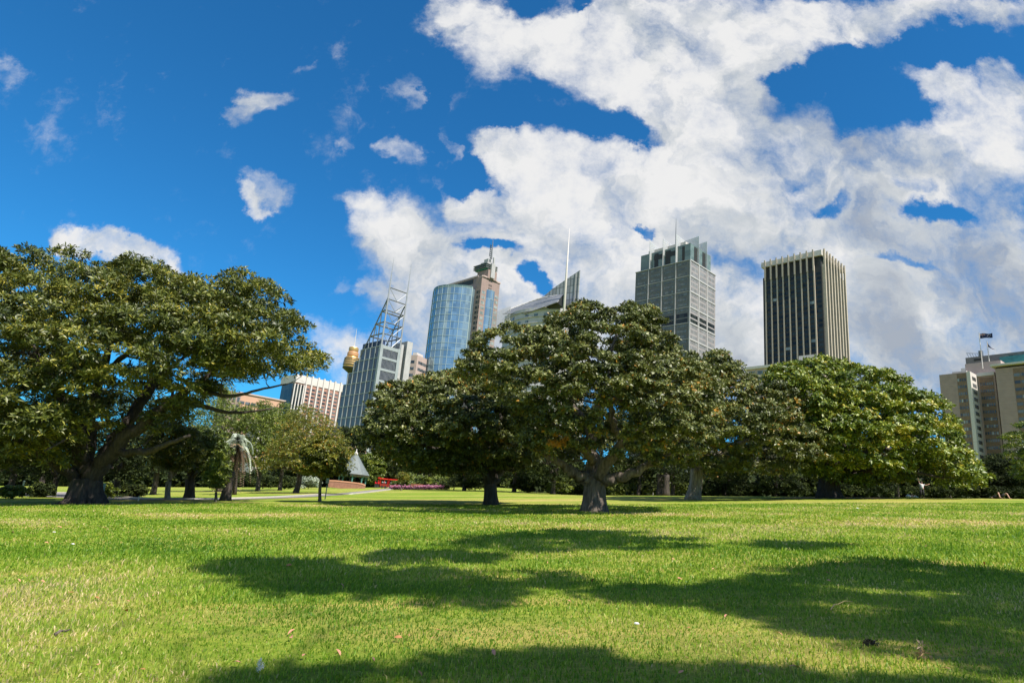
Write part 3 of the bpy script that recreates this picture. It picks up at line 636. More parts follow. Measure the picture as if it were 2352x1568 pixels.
def many(name, boxes, fr, mat, parent, cap=100):
    """countable facade pieces: each a part, beyond cap the rest is one stuff part. boxes: (x0,x1,y0,y1,z0,z1)"""
    boxes = sorted(boxes, key=lambda b: -b[5])
    for b in boxes[:cap]: MB().box(fr, *b).obj(name, mat, parent)
    if len(boxes) > cap:
        m = MB()
        for b in boxes[cap:]: m.box(fr, *b)
        o = m.obj(name, mat, parent); o['kind'] = 'stuff'
def vproj(nm): return M[nm]
M['dark_glass'] = glassmat('dark_glass', (.010, .013, .014), (.035, .045, .045), rough=.15, sx=.35, sz=.27, spec=.35)
M['glass_lit'] = glassmat('glass_lit', (.14, .17, .17), (.30, .33, .32), rough=.2, sx=.7, sz=.3)
M['black_panel'] = simple('black_panel', (.022, .024, .024), .55, scale=.3)
M['cream'] = simple('cream_concrete', (.40, .345, .285), .75, scale=.25, var=.10)
M['white_conc'] = simple('white_concrete', (.50, .47, .455), .7, scale=.2, var=.07)
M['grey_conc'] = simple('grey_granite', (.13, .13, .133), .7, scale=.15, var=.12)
M['grey_light'] = simple('grey_mullion', (.34, .34, .345), .6, scale=.3)
M['band_glass'] = glassmat('band_glass', (.055, .075, .085), (.16, .20, .22), rough=.25, sx=.5, sz=.27)
M['green_glass'] = glassmat('green_glass', (.065, .112, .112), (.12, .178, .172), rough=.2, sx=.2, sz=.4)
M['dark_grid'] = glassmat('dark_grid', (.020, .024, .034), (.045, .050, .066), rough=.3, sx=.5, sz=.25)
M['pink_gran'] = simple('pink_granite', (.245, .180, .160), .65, scale=.3, var=.08)
M['pink_brick'] = simple('pink_facade', (.32, .175, .14), .75, scale=.3, var=.1)
M['peach'] = simple('peach_facade', (.44, .27, .19), .75, scale=.2, var=.07)
M['steel'] = simple('steel', (.27, .285, .30), .4, metal=.3, scale=1)
M['steel_dark'] = simple('steel_dark', (.13, .14, .15), .5, metal=.3, scale=1)
M['gold'] = simple('gold_panels', (.52, .33, .12), .35, metal=.55, scale=.4)
M['beige'] = simple('beige_concrete', (.38, .30, .275), .8, scale=.2, var=.07)
M['brown_win'] = simple('bronze_spandrel', (.17, .11, .07), .6, scale=1.2, var=.25)
M['teal'] = simple('teal_glass', (.04, .17, .16), .2, scale=.4, var=.3, spec=.6)
M['shade_win'] = glassmat('shade_win', (.02, .024, .028), (.12, .13, .14), rough=.25, sx=.5, sz=.3)

# --- black tower with cream fins
def tower_fins():
    c = at(1887.5, 640, 450); fr = Frame(c, YAW-.012)
    _, zt = fr.ony(1887, 574); WL = -fr.ony(1752, 620)[0]; WR = fr.onx(1936, 640)[0]
    zb = base_of(fr, -WL/2, WR/2)
    r = bld('office_tower', 'black glass tower with tall cream vertical fins, right of the grey tower', fr, -WL/2, WR/2)
    body_top = zt-9
    MB().box(fr, -WL, 0, 0, WR, zb, body_top-4).obj('wall', M['black_panel'], r)
    MB().box(fr, -WL+1.5, -1.5, 1.5, WR-1.5, body_top-4, zt-.5).obj('recessed_storey', M['black_panel'], r)
    # cornice ring
    m = MB(); e = .9
    m.box(fr, -WL-e, e, -e, -e+1.8, zt-4.2, zt); m.box(fr, -e+.9+.003, e, -e+1.803, WR+e, zt-4.2, zt); m.box(fr, -WL-e, -WL, -e+1.8, WR+e, zt-4.2, zt); m.box(fr, -WL, -e+1.6, WR-.2, WR+e, zt-4.2, zt); m.obj('cornice', M['white_conc'], r)
    nf = 9; xs = [-WL+2.3+(WL-7.6)*(i/(nf-1)) for i in range(nf)]
    fins = MB
    for x in xs:
        m = MB(); m.box(fr, x-.45, x+.45, -1.0, -.003, zb, body_top-7); m.box(fr, x-.5, x+.5, -1.7, -1.003, body_top-7, zt+1.3); m.box(fr, x-.45, x+.45, -.997, 0.0, body_top-7, zt-4.3); m.obj('fin', M['cream'], r)
    nr = 8; ys = [2.2+(WR-3.0)*(i/(nr-1)) for i in range(nr)]
    for y in ys:
        m = MB(); m.box(fr, .003, 2.3, y-.75, y+.75, zb, body_top-2); m.box(fr, 1.2, 2.3, y-.75, y+.75, body_top-1.997, zt+1.3);  m.obj('fin', M['cream'], r)
    fl = 3.7; nfl = int((body_top-9-zb)/fl); wins = []; lit = []
    edges = [-WL]+xs+[0]
    for k in range(nfl):
        z0 = body_top-8-(k+1)*fl
        for a, b in zip(edges[:-1], edges[1:]):
            if b-a < 1.5: continue
            (lit if rng.random() < .05 else wins).append((a+.66, b-.66, -.06, .02, z0+1.25, z0+3.4))
    many('window', [w for w in wins if w[5] > 20], fr, M['dark_glass'], r, 80)
    many('lit_window', [w for w in lit if w[5] > 20], fr, M['glass_lit'], r, 16)
    # podium
    p = Frame(at(1775, 880, 380), YAW-.02); x1, z1_ = p.ony(1905, 812); x0, _ = p.ony(1715, 850); 
    r2 = bld('low_building', 'low pale building with flat roof at the foot of the finned tower', p, 0, 10)
    zt2 = p.ony(1775, 843)[1]
    MB().box(p, x0, x1*.9, 0, 35, base_of(p), zt2).obj('wall', M['beige'], r2)
    MB().box(p, x0-1, x1*.9+1, -1, 36, zt2+.003, zt2+1.6).obj('roof', M['white_conc'], r2)
    q0 = p.ony(1828, 818); MB().box(p, q0[0], x1*.75, 4, 26, zt2+1.6, zt2+6.2).obj('penthouse', M['white_conc'], r2)
    many('window', [(x0+2+i*5, x0+5.5+i*5, -.05, .05, zt2-3.6-4*j, zt2-1.4-4*j) for i in range(int((x1*.9-x0)/5)) for j in range(2)], p, M['band_glass'], r2)
tower_fins()

# --- grey gridded tower with glass crown and translucent blades
def tower_grey():
    c = at(1585, 640, 470); fr = Frame(c, YAW)
    zt = fr.ony(1585.3, 596.5)[1]; WL = -fr.ony(1460, 640)[0]; WR = fr.onx(1643, 660)[0]; zb = base_of(fr, -WL/2, WR/2)
    r = bld('office_tower', 'grey gridded tower with green glass crown and roof blades behind the central tree', fr, -WL/2, WR/2)
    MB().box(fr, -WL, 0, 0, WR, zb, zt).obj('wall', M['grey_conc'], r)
    per = abs(fr.ony(1585, 1163/1.7415)[1]-fr.ony(1585, 1225.6/1.7415)[1]); z0 = fr.ony(1585, 1101/1.7415)[1]
    levels = [zt]+[z0-per*i for i in range(0, 40) if z0-per*i > zb]
    nb = 4; bx = [-WL+WL*i/nb for i in range(nb+1)]; m = MB()
    for x in bx[1:-1]: m.box(fr, x-.3, x+.3, -.45, -.003, zb, zt)
    m.box(fr, -.35, .45, -.45, .35, zb, zt+.4)
    for z in levels[1:]: m.box(fr, -WL, -.36, -.28, -.004, z-.22, z+.22)
    m.box(fr, -WL-.4, -.36, -.5, -.004, zt-.1, zt+.45)
    by = [WR*i/3 for i in range(4)]
    for y in by[1:-1]: m.box(fr, .003, .45, y-.55, y+.55, zb, zt)
    for z in levels[1:]: m.box(fr, .004, .40, .36, WR, z-.6, z+.6)
    m.box(fr, .004, .5, .36, WR+.4, zt-.5, zt+.45); m.obj('facade_grid', M['grey_light'], r)
    wb = []; wr = []; mull = MB(); dark = []
    for li in range(len(levels)-1):
        a, b = levels[li], levels[li+1]; n = 3; h = (a-b)/n
        if a < 60: break
        for k in range(n):
            zc = a-(k+.5)*h; dk = (li == 3 and k in (1, 2))
            for i in range(nb):
                x0, x1 = bx[i]+2.2, bx[i+1]-(2.2 if i < nb-1 else 2.8)
                if dk: dark.append((x0-1, x1+1, -.04, .02, zc-1.6, zc+1.6)); continue
                wb.append((x0, x1, -.06, .02, zc-.85, zc+.95))
                for q in range(1, 9): mull.box(fr, x0+(x1-x0)*q/9-.14, x0+(x1-x0)*q/9+.14, -.16, -.062, zc-.85, zc+.95)
            for i in range(3):
                y0, y1 = by[i]+1.6, by[i+1]-1.5
                if dk: dark.append((-.02, .05, y0-.5, y1+.5, zc-1.5, zc+1.5)); continue
                for q in range(8):
                    ya = y0+(y1-y0)*(q+.18)/8; yb = y0+(y1-y0)*(q+.62)/8; wr.append((-.02, .06, ya, yb, zc-1.25, zc+1.35))
    many('window_band', wb, fr, M['band_glass'], r, 70); many('window', wr, fr, M['band_glass'], r, 90); many('plant_louvre', dark, fr, M['dark_glass'], r)
    o = mull.obj('mullions', M['grey_conc'], r); o['kind'] = 'stuff'
    MB().box(fr, .004, .02, .4, WR, zb, zt-.6).obj('right_facade', simple('grey_painted_sunlight', (.235, .222, .228), .7, scale=.2), r)  # sunlight put into the right face as a lighter grey
    # crown
    cx0 = fr.ony(2562.5/1.7415, 640, 2.5)[0]; cz = fr.ony(2757/1.7415, 973.4/1.7415, 2.0)[1]; cy1 = fr.onx(2843/1.7415, 640, -1.0)[0]
    MB().box(fr, cx0, -1.2, 2.0, cy1, zt, cz).obj('crown', M['green_glass'], r)
    def rec(*a): MB().box(*a).obj('crown_recess', M['black_panel'], r)
    for (a, b) in ((.28, .36), (.50, .60), (.82, .87)):
        rec(fr, cx0*(1-b), cx0*(1-a), 1.9, 1.99, zt+1, cz-1.5)
    for i in (0, 1): rec(fr, cx0*(1-(.27+.25*i)), cx0*(1-(.46+.27*i)), 1.88, 1.97, cz-7.2, cz-3)
    for (a, b) in ((.22, .45), (.60, .80)): rec(fr, -1.19, -1.1, cy1*a, cy1*b, zt+1, cz-1)
    MB().box(fr, cx0*.9, -8, 6, cy1*.9, cz, cz+4.5).obj('roof_plant', M['white_conc'], r)
    # translucent blades: mesh-like glass fins
    mt, nt = new_mat('frosted_glass'); L = nt.links; out = N(nt, 'ShaderNodeOutputMaterial'); tr = N(nt, 'ShaderNodeBsdfTransparent'); b = N(nt, 'ShaderNodeBsdfPrincipled'); b.inputs['Base Color'].default_value = (.62, .63, .64, 1); b.inputs['Roughness'].default_value = .5
    tl = N(nt, 'ShaderNodeBsdfTranslucent'); tl.inputs['Color'].default_value = (.62, .63, .65, 1); mx0 = N(nt, 'ShaderNodeMixShader'); mx0.inputs[0].default_value = .45; mx = N(nt, 'ShaderNodeMixShader'); mx.inputs[0].default_value = .72
    L.new(b.outputs[0], mx0.inputs[1]); L.new(tl.outputs[0], mx0.inputs[2]); L.new(tr.outputs[0], mx.inputs[1]); L.new(mx0.outputs[0], mx.inputs[2]); L.new(mx.outputs[0], out.inputs['Surface'])
    M['frost'] = mt
    for X, ty in ((415, 600), (690, 540), (960, 452)):
        px, py = (2520+X/5.227)/1.7415, (850+ty/5.227)/1.7415
        x, z = fr.ony(px, py, -.6); ztop = z; zbt = zt
        P = [fr(x, -.6, zbt), fr(x, 22, zbt), fr(x, 22, ztop-2), fr(x, -.6, ztop)]; P2 = [p+fr.ex*.35 for p in P]
        MB().prism(P, P2).obj('roof_blade', M['frost'], r)
    for X, ty in ((1445, 490), (1612, 602)):
        px, py = (2520+X/5.227)/1.7415, (850+ty/5.227)/1.7415
        y, z = fr.onx(px, py, .6)
        P = [fr(.6, y, zt), fr(-26, y, zt), fr(-26, y, z-2), fr(.6, y, z)]; P2 = [p+fr.ey*.35 for p in P]
        MB().prism(P, P2).obj('roof_blade', M['frost'], r)
    x, z = fr.ony((2520+965/5.227)/1.7415, (850+115/5.227)/1.7415, 8)
    MB().tube([fr(x, 8, cz+2), fr(x, 8, z-8), fr(x, 8, z)], [.35, .25, .08], 6).obj('mast', M['steel_dark'], r)
tower_grey()

# --- tower with slanted truss
def tower_truss():
    c = at(868, 850, 410); fr = Frame(c, YAW)
    R8 = lambda X, Y: fullp(1480+X/3.733, 1080+Y/3.733); R4 = lambda X, Y: fullp(1340+X/4.48, 1350+Y/4.48)
    zt = fr.ony(*R4(845, 140))[1]; zb = base_of(fr)
    WR = fr.onx(*R4(1160, 230))[0]
    cw = -(fr.ony(*R4(470, 240))[0])/4.15; rowh = abs(fr.ony(*R4(820, 365))[1]-fr.ony(*R4(770, 575))[1])
    ncol = [4, 5, 6, 7, 7, 7, 7, 7, 7, 7, 7]; offs = [0, 1.28, 2.5, 3.7]
    r = bld('office_tower', 'dark gridded tower with white frame, slanted roof truss and twin masts', fr, -cw*3, WR/2)
    core = MB(); grid = MB(); rows = int((zt-zb)/rowh)+1; wins = []
    x_left = [-cw*4.15]+[fr.ony(*R4(355, 450))[0], fr.ony(*R4(240, 680))[0], fr.ony(*R4(125, 900))[0]]
    for k in range(rows):
        xl = x_left[min(k, 3)]; z1_, z0 = zt-rowh*k, max(zt-rowh*(k+1), zb)
        if k <= 3: core.box(fr, xl, -.02, .02, WR, z0 if k < 3 else zb, z1_)
        nb = int(round(-xl/cw)); w = -xl/nb
        for i in range(nb):
            wins.append((xl+i*w+.55, xl+(i+1)*w-(.55 if i < nb-1 else 1.6), -.12, .03, z0+.5, z1_-.5))
        for i in range(nb): grid.box(fr, xl+i*w-.34, xl+i*w+.34, -.5, .017, z0, z1_)
        grid.box(fr, xl+.5, -1.5, -.35, .016, z1_-.28, z1_+.28)
        grid.box(fr, .02, .3, 1.5, WR-1.5, z1_-.75-(.8 if k == 0 else 0), z1_+.75)
        
    core.obj('wall', M['dark_grid'], r)
    grid.box(fr, -1.5, .5, -.7, 1.5, zb, zt+1); grid.box(fr, -.6, .55, WR-1.5, WR+.6, zb, zt+1); grid.obj('facade_frame', simple('blue_grey_frame', (.25, .285, .30), .5, scale=.3), r)
    many('window_panel', wins, fr, M['dark_grid'], r, 60)
    ml = MB()
    for q in range(1, 12): ml.box(fr, .02, .16, 1.5+(WR-3)*q/12-.1, 1.5+(WR-3)*q/12+.1, zb, zt-1)
    ml.obj('sun_blade', M['steel'], r)
    MB().box(fr, x_left[0], -1.6, .6, 3.5, zt+.41, zt+4.2).obj('roof_plant', simple('navy_plant', (.03, .05, .12), .5), r)
    # truss
    lv = [fr.onx(*R8(X, Y))[1] for X, Y in ((315, 265), (290, 435), (262, 600), (235, 775), (208, 945))]
    top = fr.onx(*R8(360, -190))[1]
    MB().tube([fr(0, 0, zt), fr(0, 0, lv[0]), fr(0, 0, top)], [.6, .45, .08], 8).obj('mast', M['steel'], r)
    MB().tube([fr(0, WR, zt), fr(0, WR, lv[0]), fr(0, WR, top)], [.6, .45, .08], 8).obj('mast', M['steel'], r)
    xs = [0, 0, fr.ony(*R8(175, 625))[0], fr.ony(*R8(80, 815))[0], fr.ony(*R8(0, 1000))[0]]
    slope = (xs[4]-xs[2])/(lv[4]-lv[2]); ztop = lv[2]-xs[2]/slope; zend = zt-rowh*3
    for y in (0, WR):
        MB().tube([fr(0, y, ztop), fr((zend-ztop)*slope, y, zend)], [.45, .45], 6).obj('slanted_leg', M['steel_dark'], r)
    m = MB(); d = MB()
    for i, z in enumerate(lv):
        m = MB(); m.tube([fr(0, 0, z), fr(0, WR, z)], [.38, .38], 6)
        if i >= 2:
            for y in (0, WR): m.tube([fr(0, y, z), fr(xs[i], y, z)], [.45, .45], 6)
            m.tube([fr(xs[i], 0, z), fr(xs[i], WR, z)], [.5, .5], 6)
            for y in (0, WR): d.tube([fr(xs[i], y, z), fr(xs[i], y, zt)], [.4, .4], 6)
        m.obj('truss_ring', M['steel_dark'], r)
    for i in range(len(lv)-1):
        a, b = lv[i], lv[i+1]; d.tube([fr(0, 0, a), fr(0, WR/2, b)], [.2, .2], 5); d.tube([fr(0, WR, a), fr(0, WR/2, b)], [.2, .2], 5)
        if i >= 1: 
            d.tube([fr(xs[i], WR, a), fr(xs[i+1], WR/2, b)], [.2, .2], 5); d.tube([fr(xs[i], 0, a), fr(xs[i+1]*.5, 0, b)], [.2, .2], 5)
    a, b = lv[4], zt; d.tube([fr(0, 0, a), fr(0, WR/2, b)], [.2, .2], 5); d.tube([fr(0, WR, a), fr(0, WR/2, b)], [.3, .3], 5)
    d.obj('brace', M['steel'], r)
    # slab behind
    f2 = Frame(fr(0, WR, 0), YAW)
    z1_ = f2.onx(*R4(1215, 118))[1]; y0 = 1.5; y1 = f2.onx(*R4(1245, 200))[0]
    MB().box(f2, -14, -1, y0, y1, zb, z1_).obj('lift_core', M['grey_light'], r)
    z2_ = f2.onx(*R4(1297, 60))[1]; y2 = f2.onx(*R4(1285, 200))[0]; y3 = f2.onx(*R4(1372, 300))[0]
    MB().box(f2, -16, -6, y1, y2, zb, z2_-4).obj('glass_slot', M['dark_glass'], r)
    o = MB(); o.box(f2, -16, 0, y2, y3, zb, z2_); o.obj('lift_core', M['grey_light'], r)
tower_truss()

# --- pink granite tower with curved glass front and green crown
def tower_spire():
    R7 = lambda X, Y: fullp(1650+X/2.4125, 900+Y/2.4125); R6 = lambda X, Y: fullp(1900+X/3.92, 900+Y/3.92)
    c = at(*R7(662, 600), 520); fr = Frame(c, YAW)
    zb = base_of(fr); zs = fr.onx(*R7(665, 500))[1]; WR = fr.onx(*R7(840, 600))[0]; zr = fr.onx(*R7(843, 568))[1]
    r = bld('office_tower', 'pink granite tower with curved blue glass front, green crown and spire', fr, -25, WR/2)
    xa = fr.ony(*R7(603, 640))[0]
    zroof = fr.ony(*R7(585, 520), 6)[1]; xroof = fr.ony(*R7(365, 590), 6)[0]
    MB().box(fr, xa, 0, 0, WR, zb, zr).obj('wall', M['pink_gran'], r)
    MB().box(fr, xroof, xa, 3.5, WR-2, zb, zroof-1).obj('wall', M['pink_gran'], r)
    c1 = fr.onx(*R7(705, 500))[0]; zm = fr.onx(*R7(700, 470))[1]
    MB().box(fr, xa*.8, .4, WR*.06, WR*.80, zr, zs+1).obj('upper_block', M['pink_gran'], r)
    MB().box(fr, -13, 1.1, WR*.25, WR*.74, zs+1, zs+9).obj('upper_block', M['pink_gran'], r)
    m = MB(); m.box(fr, xroof-.5, xa-1, 2.8, 3.6, zroof-1, zroof+.3); m.box(fr, -.3, .6, -.5, WR+.5, zr, zr+1.2); m.box(fr, xa*.8-.5, .9, WR*.06-.5, WR*.80+.5, zs+1, zs+2.1); m.obj('parapet', M['beige'], r)
    MB().box(fr, xroof+4, xa-8, 3.3, 3.49, zroof-6, zroof-2).obj('louvre_band', M['black_panel'], r)
    # crown tiers
    zc0 = zs+9; zc1 = fr.ony(*R7(755, 372), 6)[1]; xc = fr.ony(*R7(622, 405), 6)[0]
    h = (zc1-zc0)/3
    for i in range(3):
        MB().box(fr, max(xc, -30), -1, WR*.22, WR*.72, zc0+i*h+.6, zc0+(i+1)*h).obj('crown_tier', simple('green_copper_glass', (.045, .20, .16), .3, scale=.3, spec=.6), r)
        m = MB(); m.box(fr, max(xc, -30)-1.2, .2, WR*.22-1.6, WR*.72+1.6, zc0+(i+1)*h-.0+.003, zc0+(i+1)*h+.6); m.obj('crown_ledge', M['steel_dark'], r)
    zt2 = fr.onx(*R7(770, 318), 0)[1]
    MB().box(fr, -12, -3, WR*.33, WR*.62, zc1+.6, zc1+(zt2-zc1)*.55).obj('crown_tier', M['grey_light'], r)
    MB().box(fr, -9, -3.5, WR*.38, WR*.58, zc1+.6+(zt2-zc1)*.55, zt2).obj('crown_tier', M['grey_light'], r)
    for k, yy in enumerate((.40, .47, .54)):
        zz = fr.onx(*R7(760, 535), 2)[1]; MB().box(fr, .5 if k != 1 else 1.2, 2.4, WR*yy-.7, WR*yy+.7, zr+1.3, zt2-(0 if k == 1 else 6)).obj('spire_fin', M['grey_light'], r)
    ztip = fr.onx(*R7(793, 152), -2)[1]
    MB().tube([fr(-2, WR*.47, zt2), fr(-2, WR*.47, ztip)], [1.0, .25], 6).obj('mast', M['steel_dark'], r)
    m = MB(); 
    for k in range(7): z = zt2+(ztip-zt2)*.75*k/7; m.tube([fr(-2, WR*.47, z), fr(-4.6, WR*.47, z+2)], [.25, .25], 4)
    m.tube([fr(-4.6, WR*.47, zt2+3), fr(-4.6, WR*.47, zt2+(ztip-zt2)*.8)], [.35, .3], 5); m.obj('antenna', M['steel_dark'], r)
    m = []
    for i in range(4):
        for j in range(4): m.append((.002, .09, WR*(.39+.05*i), WR*(.415+.05*i), zr-4-3.2*j-2, zr-4-3.2*j))
    many('vent', m, fr, M['black_panel'], r)
    # central bay, slightly curved
    y0 = fr.onx(*R7(708, 700))[0]; y1 = fr.onx(*R7(787, 720))[0]; zbay = fr.onx(*R7(750, 635))[1]; fl = 4.0
    K = 8; pts = [(2.4*sin(pi*i/K)**.7*1.0+.1, y0+(y1-y0)*i/K) for i in range(K+1)]
    bot = [fr(a, b, zb) for a, b in pts]; topv = [fr(a, b, zbay) for a, b in pts]
    skyg = glassmat('sky_blue_glass', (.19, .285, .35), (.29, .405, .47), rough=.07, sx=.22, sz=.13, metal=.6, spec=.9); M['sky_glass'] = skyg
    MB().prism(bot, topv).obj('glass_bay', skyg, r)
    m = MB(); z = zbay
    rib = simple('glass_rib', (.26, .34, .36), .4)
    while z > zb+30:
        m.prism([p*1+np.array([0, 0, z-.25-zb])+fr.ex*.12 for p in bot], [p+np.array([0, 0, z+.1-zb])+fr.ex*.12 for p in bot]); z -= fl*2
    m.obj('glass_rib', rib, r)
    wl = []; z = zr-12; 
    yA = (0+y0)/2; yB = (y1+WR)/2
    while z > 80:
        for yc in (yA, yB):
            wl.append((.002, .1, yc-1.9, yc+1.9, z-2.6, z))
        z -= 4.6
    many('window', wl, fr, M['glass_lit'], r, 60)
    wl = []; z = zr-12
    while z > 80: wl.append((xa*.70, xa*.35, -.1, -.002, z-2.5, z)); wl.append((xa*.2, xa*.06, -.1, -.002, z-2.5, z)); z -= 4.6
    many('side_window', wl, fr, M['dark_glass'], r, 40)
    # big curved glass drum
    xb = fr.ony(*R7(300, 655), 4)[0]; K = 20
    zd = fr.ony(*R7(600, 612), -2)[1]
    def arc(off): return [(xa-.3+(xb-xa)*i/K, -3.0-17*sin(pi*min(1, i/K*1.0))**.75*1+0-off*1.0) for i in range(K+1)]
    P = arc(0); body = P+[(xb, 12), (xa-.3, 12)]; bot = [fr(a, b, zb) for a, b in body]; topv = [fr(a, b, zd) for a, b in body]
    MB().prism(bot, topv).obj('curved_glass_front', skyg, r)
    m = MB(); z = zd+.1; Q = arc(.25)
    while z > zb+20:
        strip = [fr(a, b, z-.18) for a, b in Q]+[fr(a, b+1.2, z-.18) for a, b in Q[::-1]]; m.prism(strip, [p+np.array([0, 0, .36]) for p in strip]); z -= fl*1.55
    m.obj('floor_rib', rib, r)
    m = MB()
    for i in range(0, K+1, 2): a, b = Q[i]; m.box(fr, a-.1, a+.1, b-.02, b+.8, zb, zd+1.5)
    m.obj('mullion', rib, r)
    MB().prism([fr(a, b-.1, zd+.15) for a, b in P]+[fr(a, b+.4, zd+.15) for a, b in P[::-1]], [fr(a, b-.1, zd+2.2) for a, b in P]+[fr(a, b+.4, zd+2.2) for a, b in P[::-1]]).obj('parapet_glass', M['green_glass'], r)
tower_spire()

# --- white building with sail roof
def tower_sail():
    R6 = lambda X, Y: fullp(1900+X/3.92, 900+Y/3.92)
    c = at(*R6(1380, 1280), 400); fr = Frame(c, YAW+.10); zb = base_of(fr)
    r = bld('office_tower', 'white curved building with a tall pointed glass sail and needle mast', fr, -25, 10)
    wf = simple('white_fins', (.38, .375, .38), .5, scale=.2, var=.08)
    zf = fr.ony(*R6(1330, 1305))[1]; xl = fr.ony(*R6(370, 1470), -6)[0]
    K = 14; P = [(xl+(0-xl)*i/K, -9*sin(pi*i/K*.85+.1)+1) for i in range(K+1)]
    body = P+[(0, 30), (xl, 30)]
    zl = fr.ony(*R6(430, 1400), -4)[1]
    ztops = [zl+(zf-zl)*min(1, i/K*1.25) for i in range(K+1)]+[zf, zl]
    MB().prism([fr(a, b, zb) for a, b in body], [fr(a, b, z) for (a, b), z in zip(body, ztops)]).obj('wall', wf, r)
    wins = []; 
    for k in range(22):
        for i in range(1, K, 2):
            if (i+k) % 5 == 0: continue
            (a0, b0), (a1, b1) = P[i], P[i+1]; z = min(ztops[i], ztops[i+1])-4-4.2*k
            if z < 90: continue
            m = MB(); n = np.array([b1-b0, -(a1-a0)]); n = n/np.linalg.norm(n)*.08
            m.prism([fr(a0+.5+n[0]*-1, b0-.1, z-2.2), fr(a1-.3, b1-.1, z-2.2), fr(a1-.3, b1+.4, z-2.2), fr(a0+.5, b0+.4, z-2.2)], [fr(a0+.5, b0-.1, z), fr(a1-.3, b1-.1, z), fr(a1-.3, b1+.4, z), fr(a0+.5, b0+.4, z)]); m.obj('window_strip', M['band_glass'], r)
    Q = [(a, b-.7) for a, b in P]
    for k in range(26):
        z = zf-2-4.2*k; m = MB()
        for i in range(K):
            if z > min(ztops[i], ztops[i+1]): continue
            m.prism([fr(*Q[i], z), fr(*Q[i+1], z), fr(Q[i+1][0], Q[i+1][1]+.75, z), fr(Q[i][0], Q[i][1]+.75, z)], [fr(*Q[i], z+.35), fr(*Q[i+1], z+.35), fr(Q[i+1][0], Q[i+1][1]+.75, z+.35), fr(Q[i][0], Q[i][1]+.75, z+.35)])
        if m.v: m.obj('floor_fin', wf, r)
    # railing of vertical fins at the left top
    m = MB()
    for i in range(18): x = xl-4+i*.9; m.box(fr, x-.12, x+.12, -7.6, -7.4, zl-14, zl+1.5+i*.12)
    m.obj('glass_fin', wf, r)
    rfm = simple('louvre_roof', (.23, .24, .25), .45, metal=.4, scale=.4, var=.25)
    def pl(name, pts, mat, th=.8):   # pts: (px,py,c) on planes y=c
        A = []
        for X, Y, cc in pts: x, z = fr.ony(*R6(X, Y), cc); A.append(fr(x, cc, z))
        MB().prism(A, [a+fr.ey*th for a in A]).obj(name, mat, r)
    pl('louvre_roof', [(425, 1398, -3), (640, 1278, 6), (1000, 1150, 12), (1060, 1122, 13), (940, 1290, -2), (760, 1395, -8), (720, 1378, -8)], rfm)
    pl('louvre_roof', [(762, 1393, -9), (1065, 1118, 11), (1388, 1082, 4), (1285, 1208, -9)], rfm)
    pl('roof_void', [(1000, 1330, -6), (1285, 1208, -6), (1385, 1085, -4), (1385, 1300, -4)], M['black_panel'], .5)
    m = MB(); 
    for i in range(9): 
        x, z = fr.ony(*R6(520+i*55, 1340-i*22), -8); x2, z2_ = fr.ony(*R6(700+i*75, 1245-i*18), 4); m.tube([fr(x, -8.4, z), fr(x2, 3.2, z2_)], [.22, .22], 4)
    m.obj('roof_beam', M['grey_light'], r)
    sm, nt = new_mat('sail_glass'); L = nt.links; out = N(nt, 'ShaderNodeOutputMaterial'); b = N(nt, 'ShaderNodeBsdfPrincipled'); b.inputs['Roughness'].default_value = .35
    tc = N(nt, 'ShaderNodeTexCoord'); br = N(nt, 'ShaderNodeTexBrick'); br.offset = 0; br.inputs['Scale'].default_value = 1; br.inputs['Brick Width'].default_value = 2.2; br.inputs['Row Height'].default_value = 5.0; br.inputs['Mortar Size'].default_value = .25
    br.inputs['Color1'].default_value = (.24, .25, .26, 1); br.inputs['Color2'].default_value = (.34, .35, .36, 1); br.inputs['Mortar'].default_value = (.10, .11, .11, 1)
    cmb = N(nt, 'ShaderNodeCombineXYZ'); sp = N(nt, 'ShaderNodeSeparateXYZ'); L.new(tc.outputs['Object'], sp.inputs[0]); L.new(sp.outputs[0], cmb.inputs[0]); L.new(sp.outputs[2], cmb.inputs[1]); L.new(cmb.outputs[0], br.inputs['Vector']); L.new(br.outputs['Color'], b.inputs['Base Color']); L.new(b.outputs[0], out.inputs['Surface'])
    pl('sail', [(1080, 1115, 16), (1200, 1010, 16), (1420, 858, 16), (1643, 708, 16), (1605, 1280, 16), (1400, 1290, 16)], sm, .9)
    pl('sail_edge', [(1575, 760, 15.7), (1590, 750, 15.7), (1560, 1260, 15.7), (1535, 1260, 15.7)], M['grey_light'], .25)
    pl('sail_edge', [(1633, 715, 15.8), (1645, 705, 15.8), (1608, 1285, 15.8), (1592, 1285, 15.8)], M['grey_light'], .15)
    x0, z0 = fr.ony(*R6(1410, 1190), 8); x1, z1_ = fr.ony(*R6(1585, 1250), 8)
    MB().box(fr, x0, x1, 8, 15.5, zb, z1_).obj('dark_glass_block', M['band_glass'], r)
    MB().box(fr, x0-.5, x1+.8, 7, 15.4, z1_+.003, z1_+1.6).obj('block_roof', M['steel'], r)
    xm, zm = fr.ony(*R6(1484, 55), -4); xb_, zb_ = fr.ony(*R6(1388, 1440), -4); xm = (xm+xb_)/2
    MB().tube([fr(xm, -4, zb_-30), fr(xm, -4, zb_+(zm-zb_)*.5), fr(xm, -4, zm)], [1.1, .7, .1], 10).obj('needle_mast', M['white_conc'], r, smooth=True)
tower_sail()

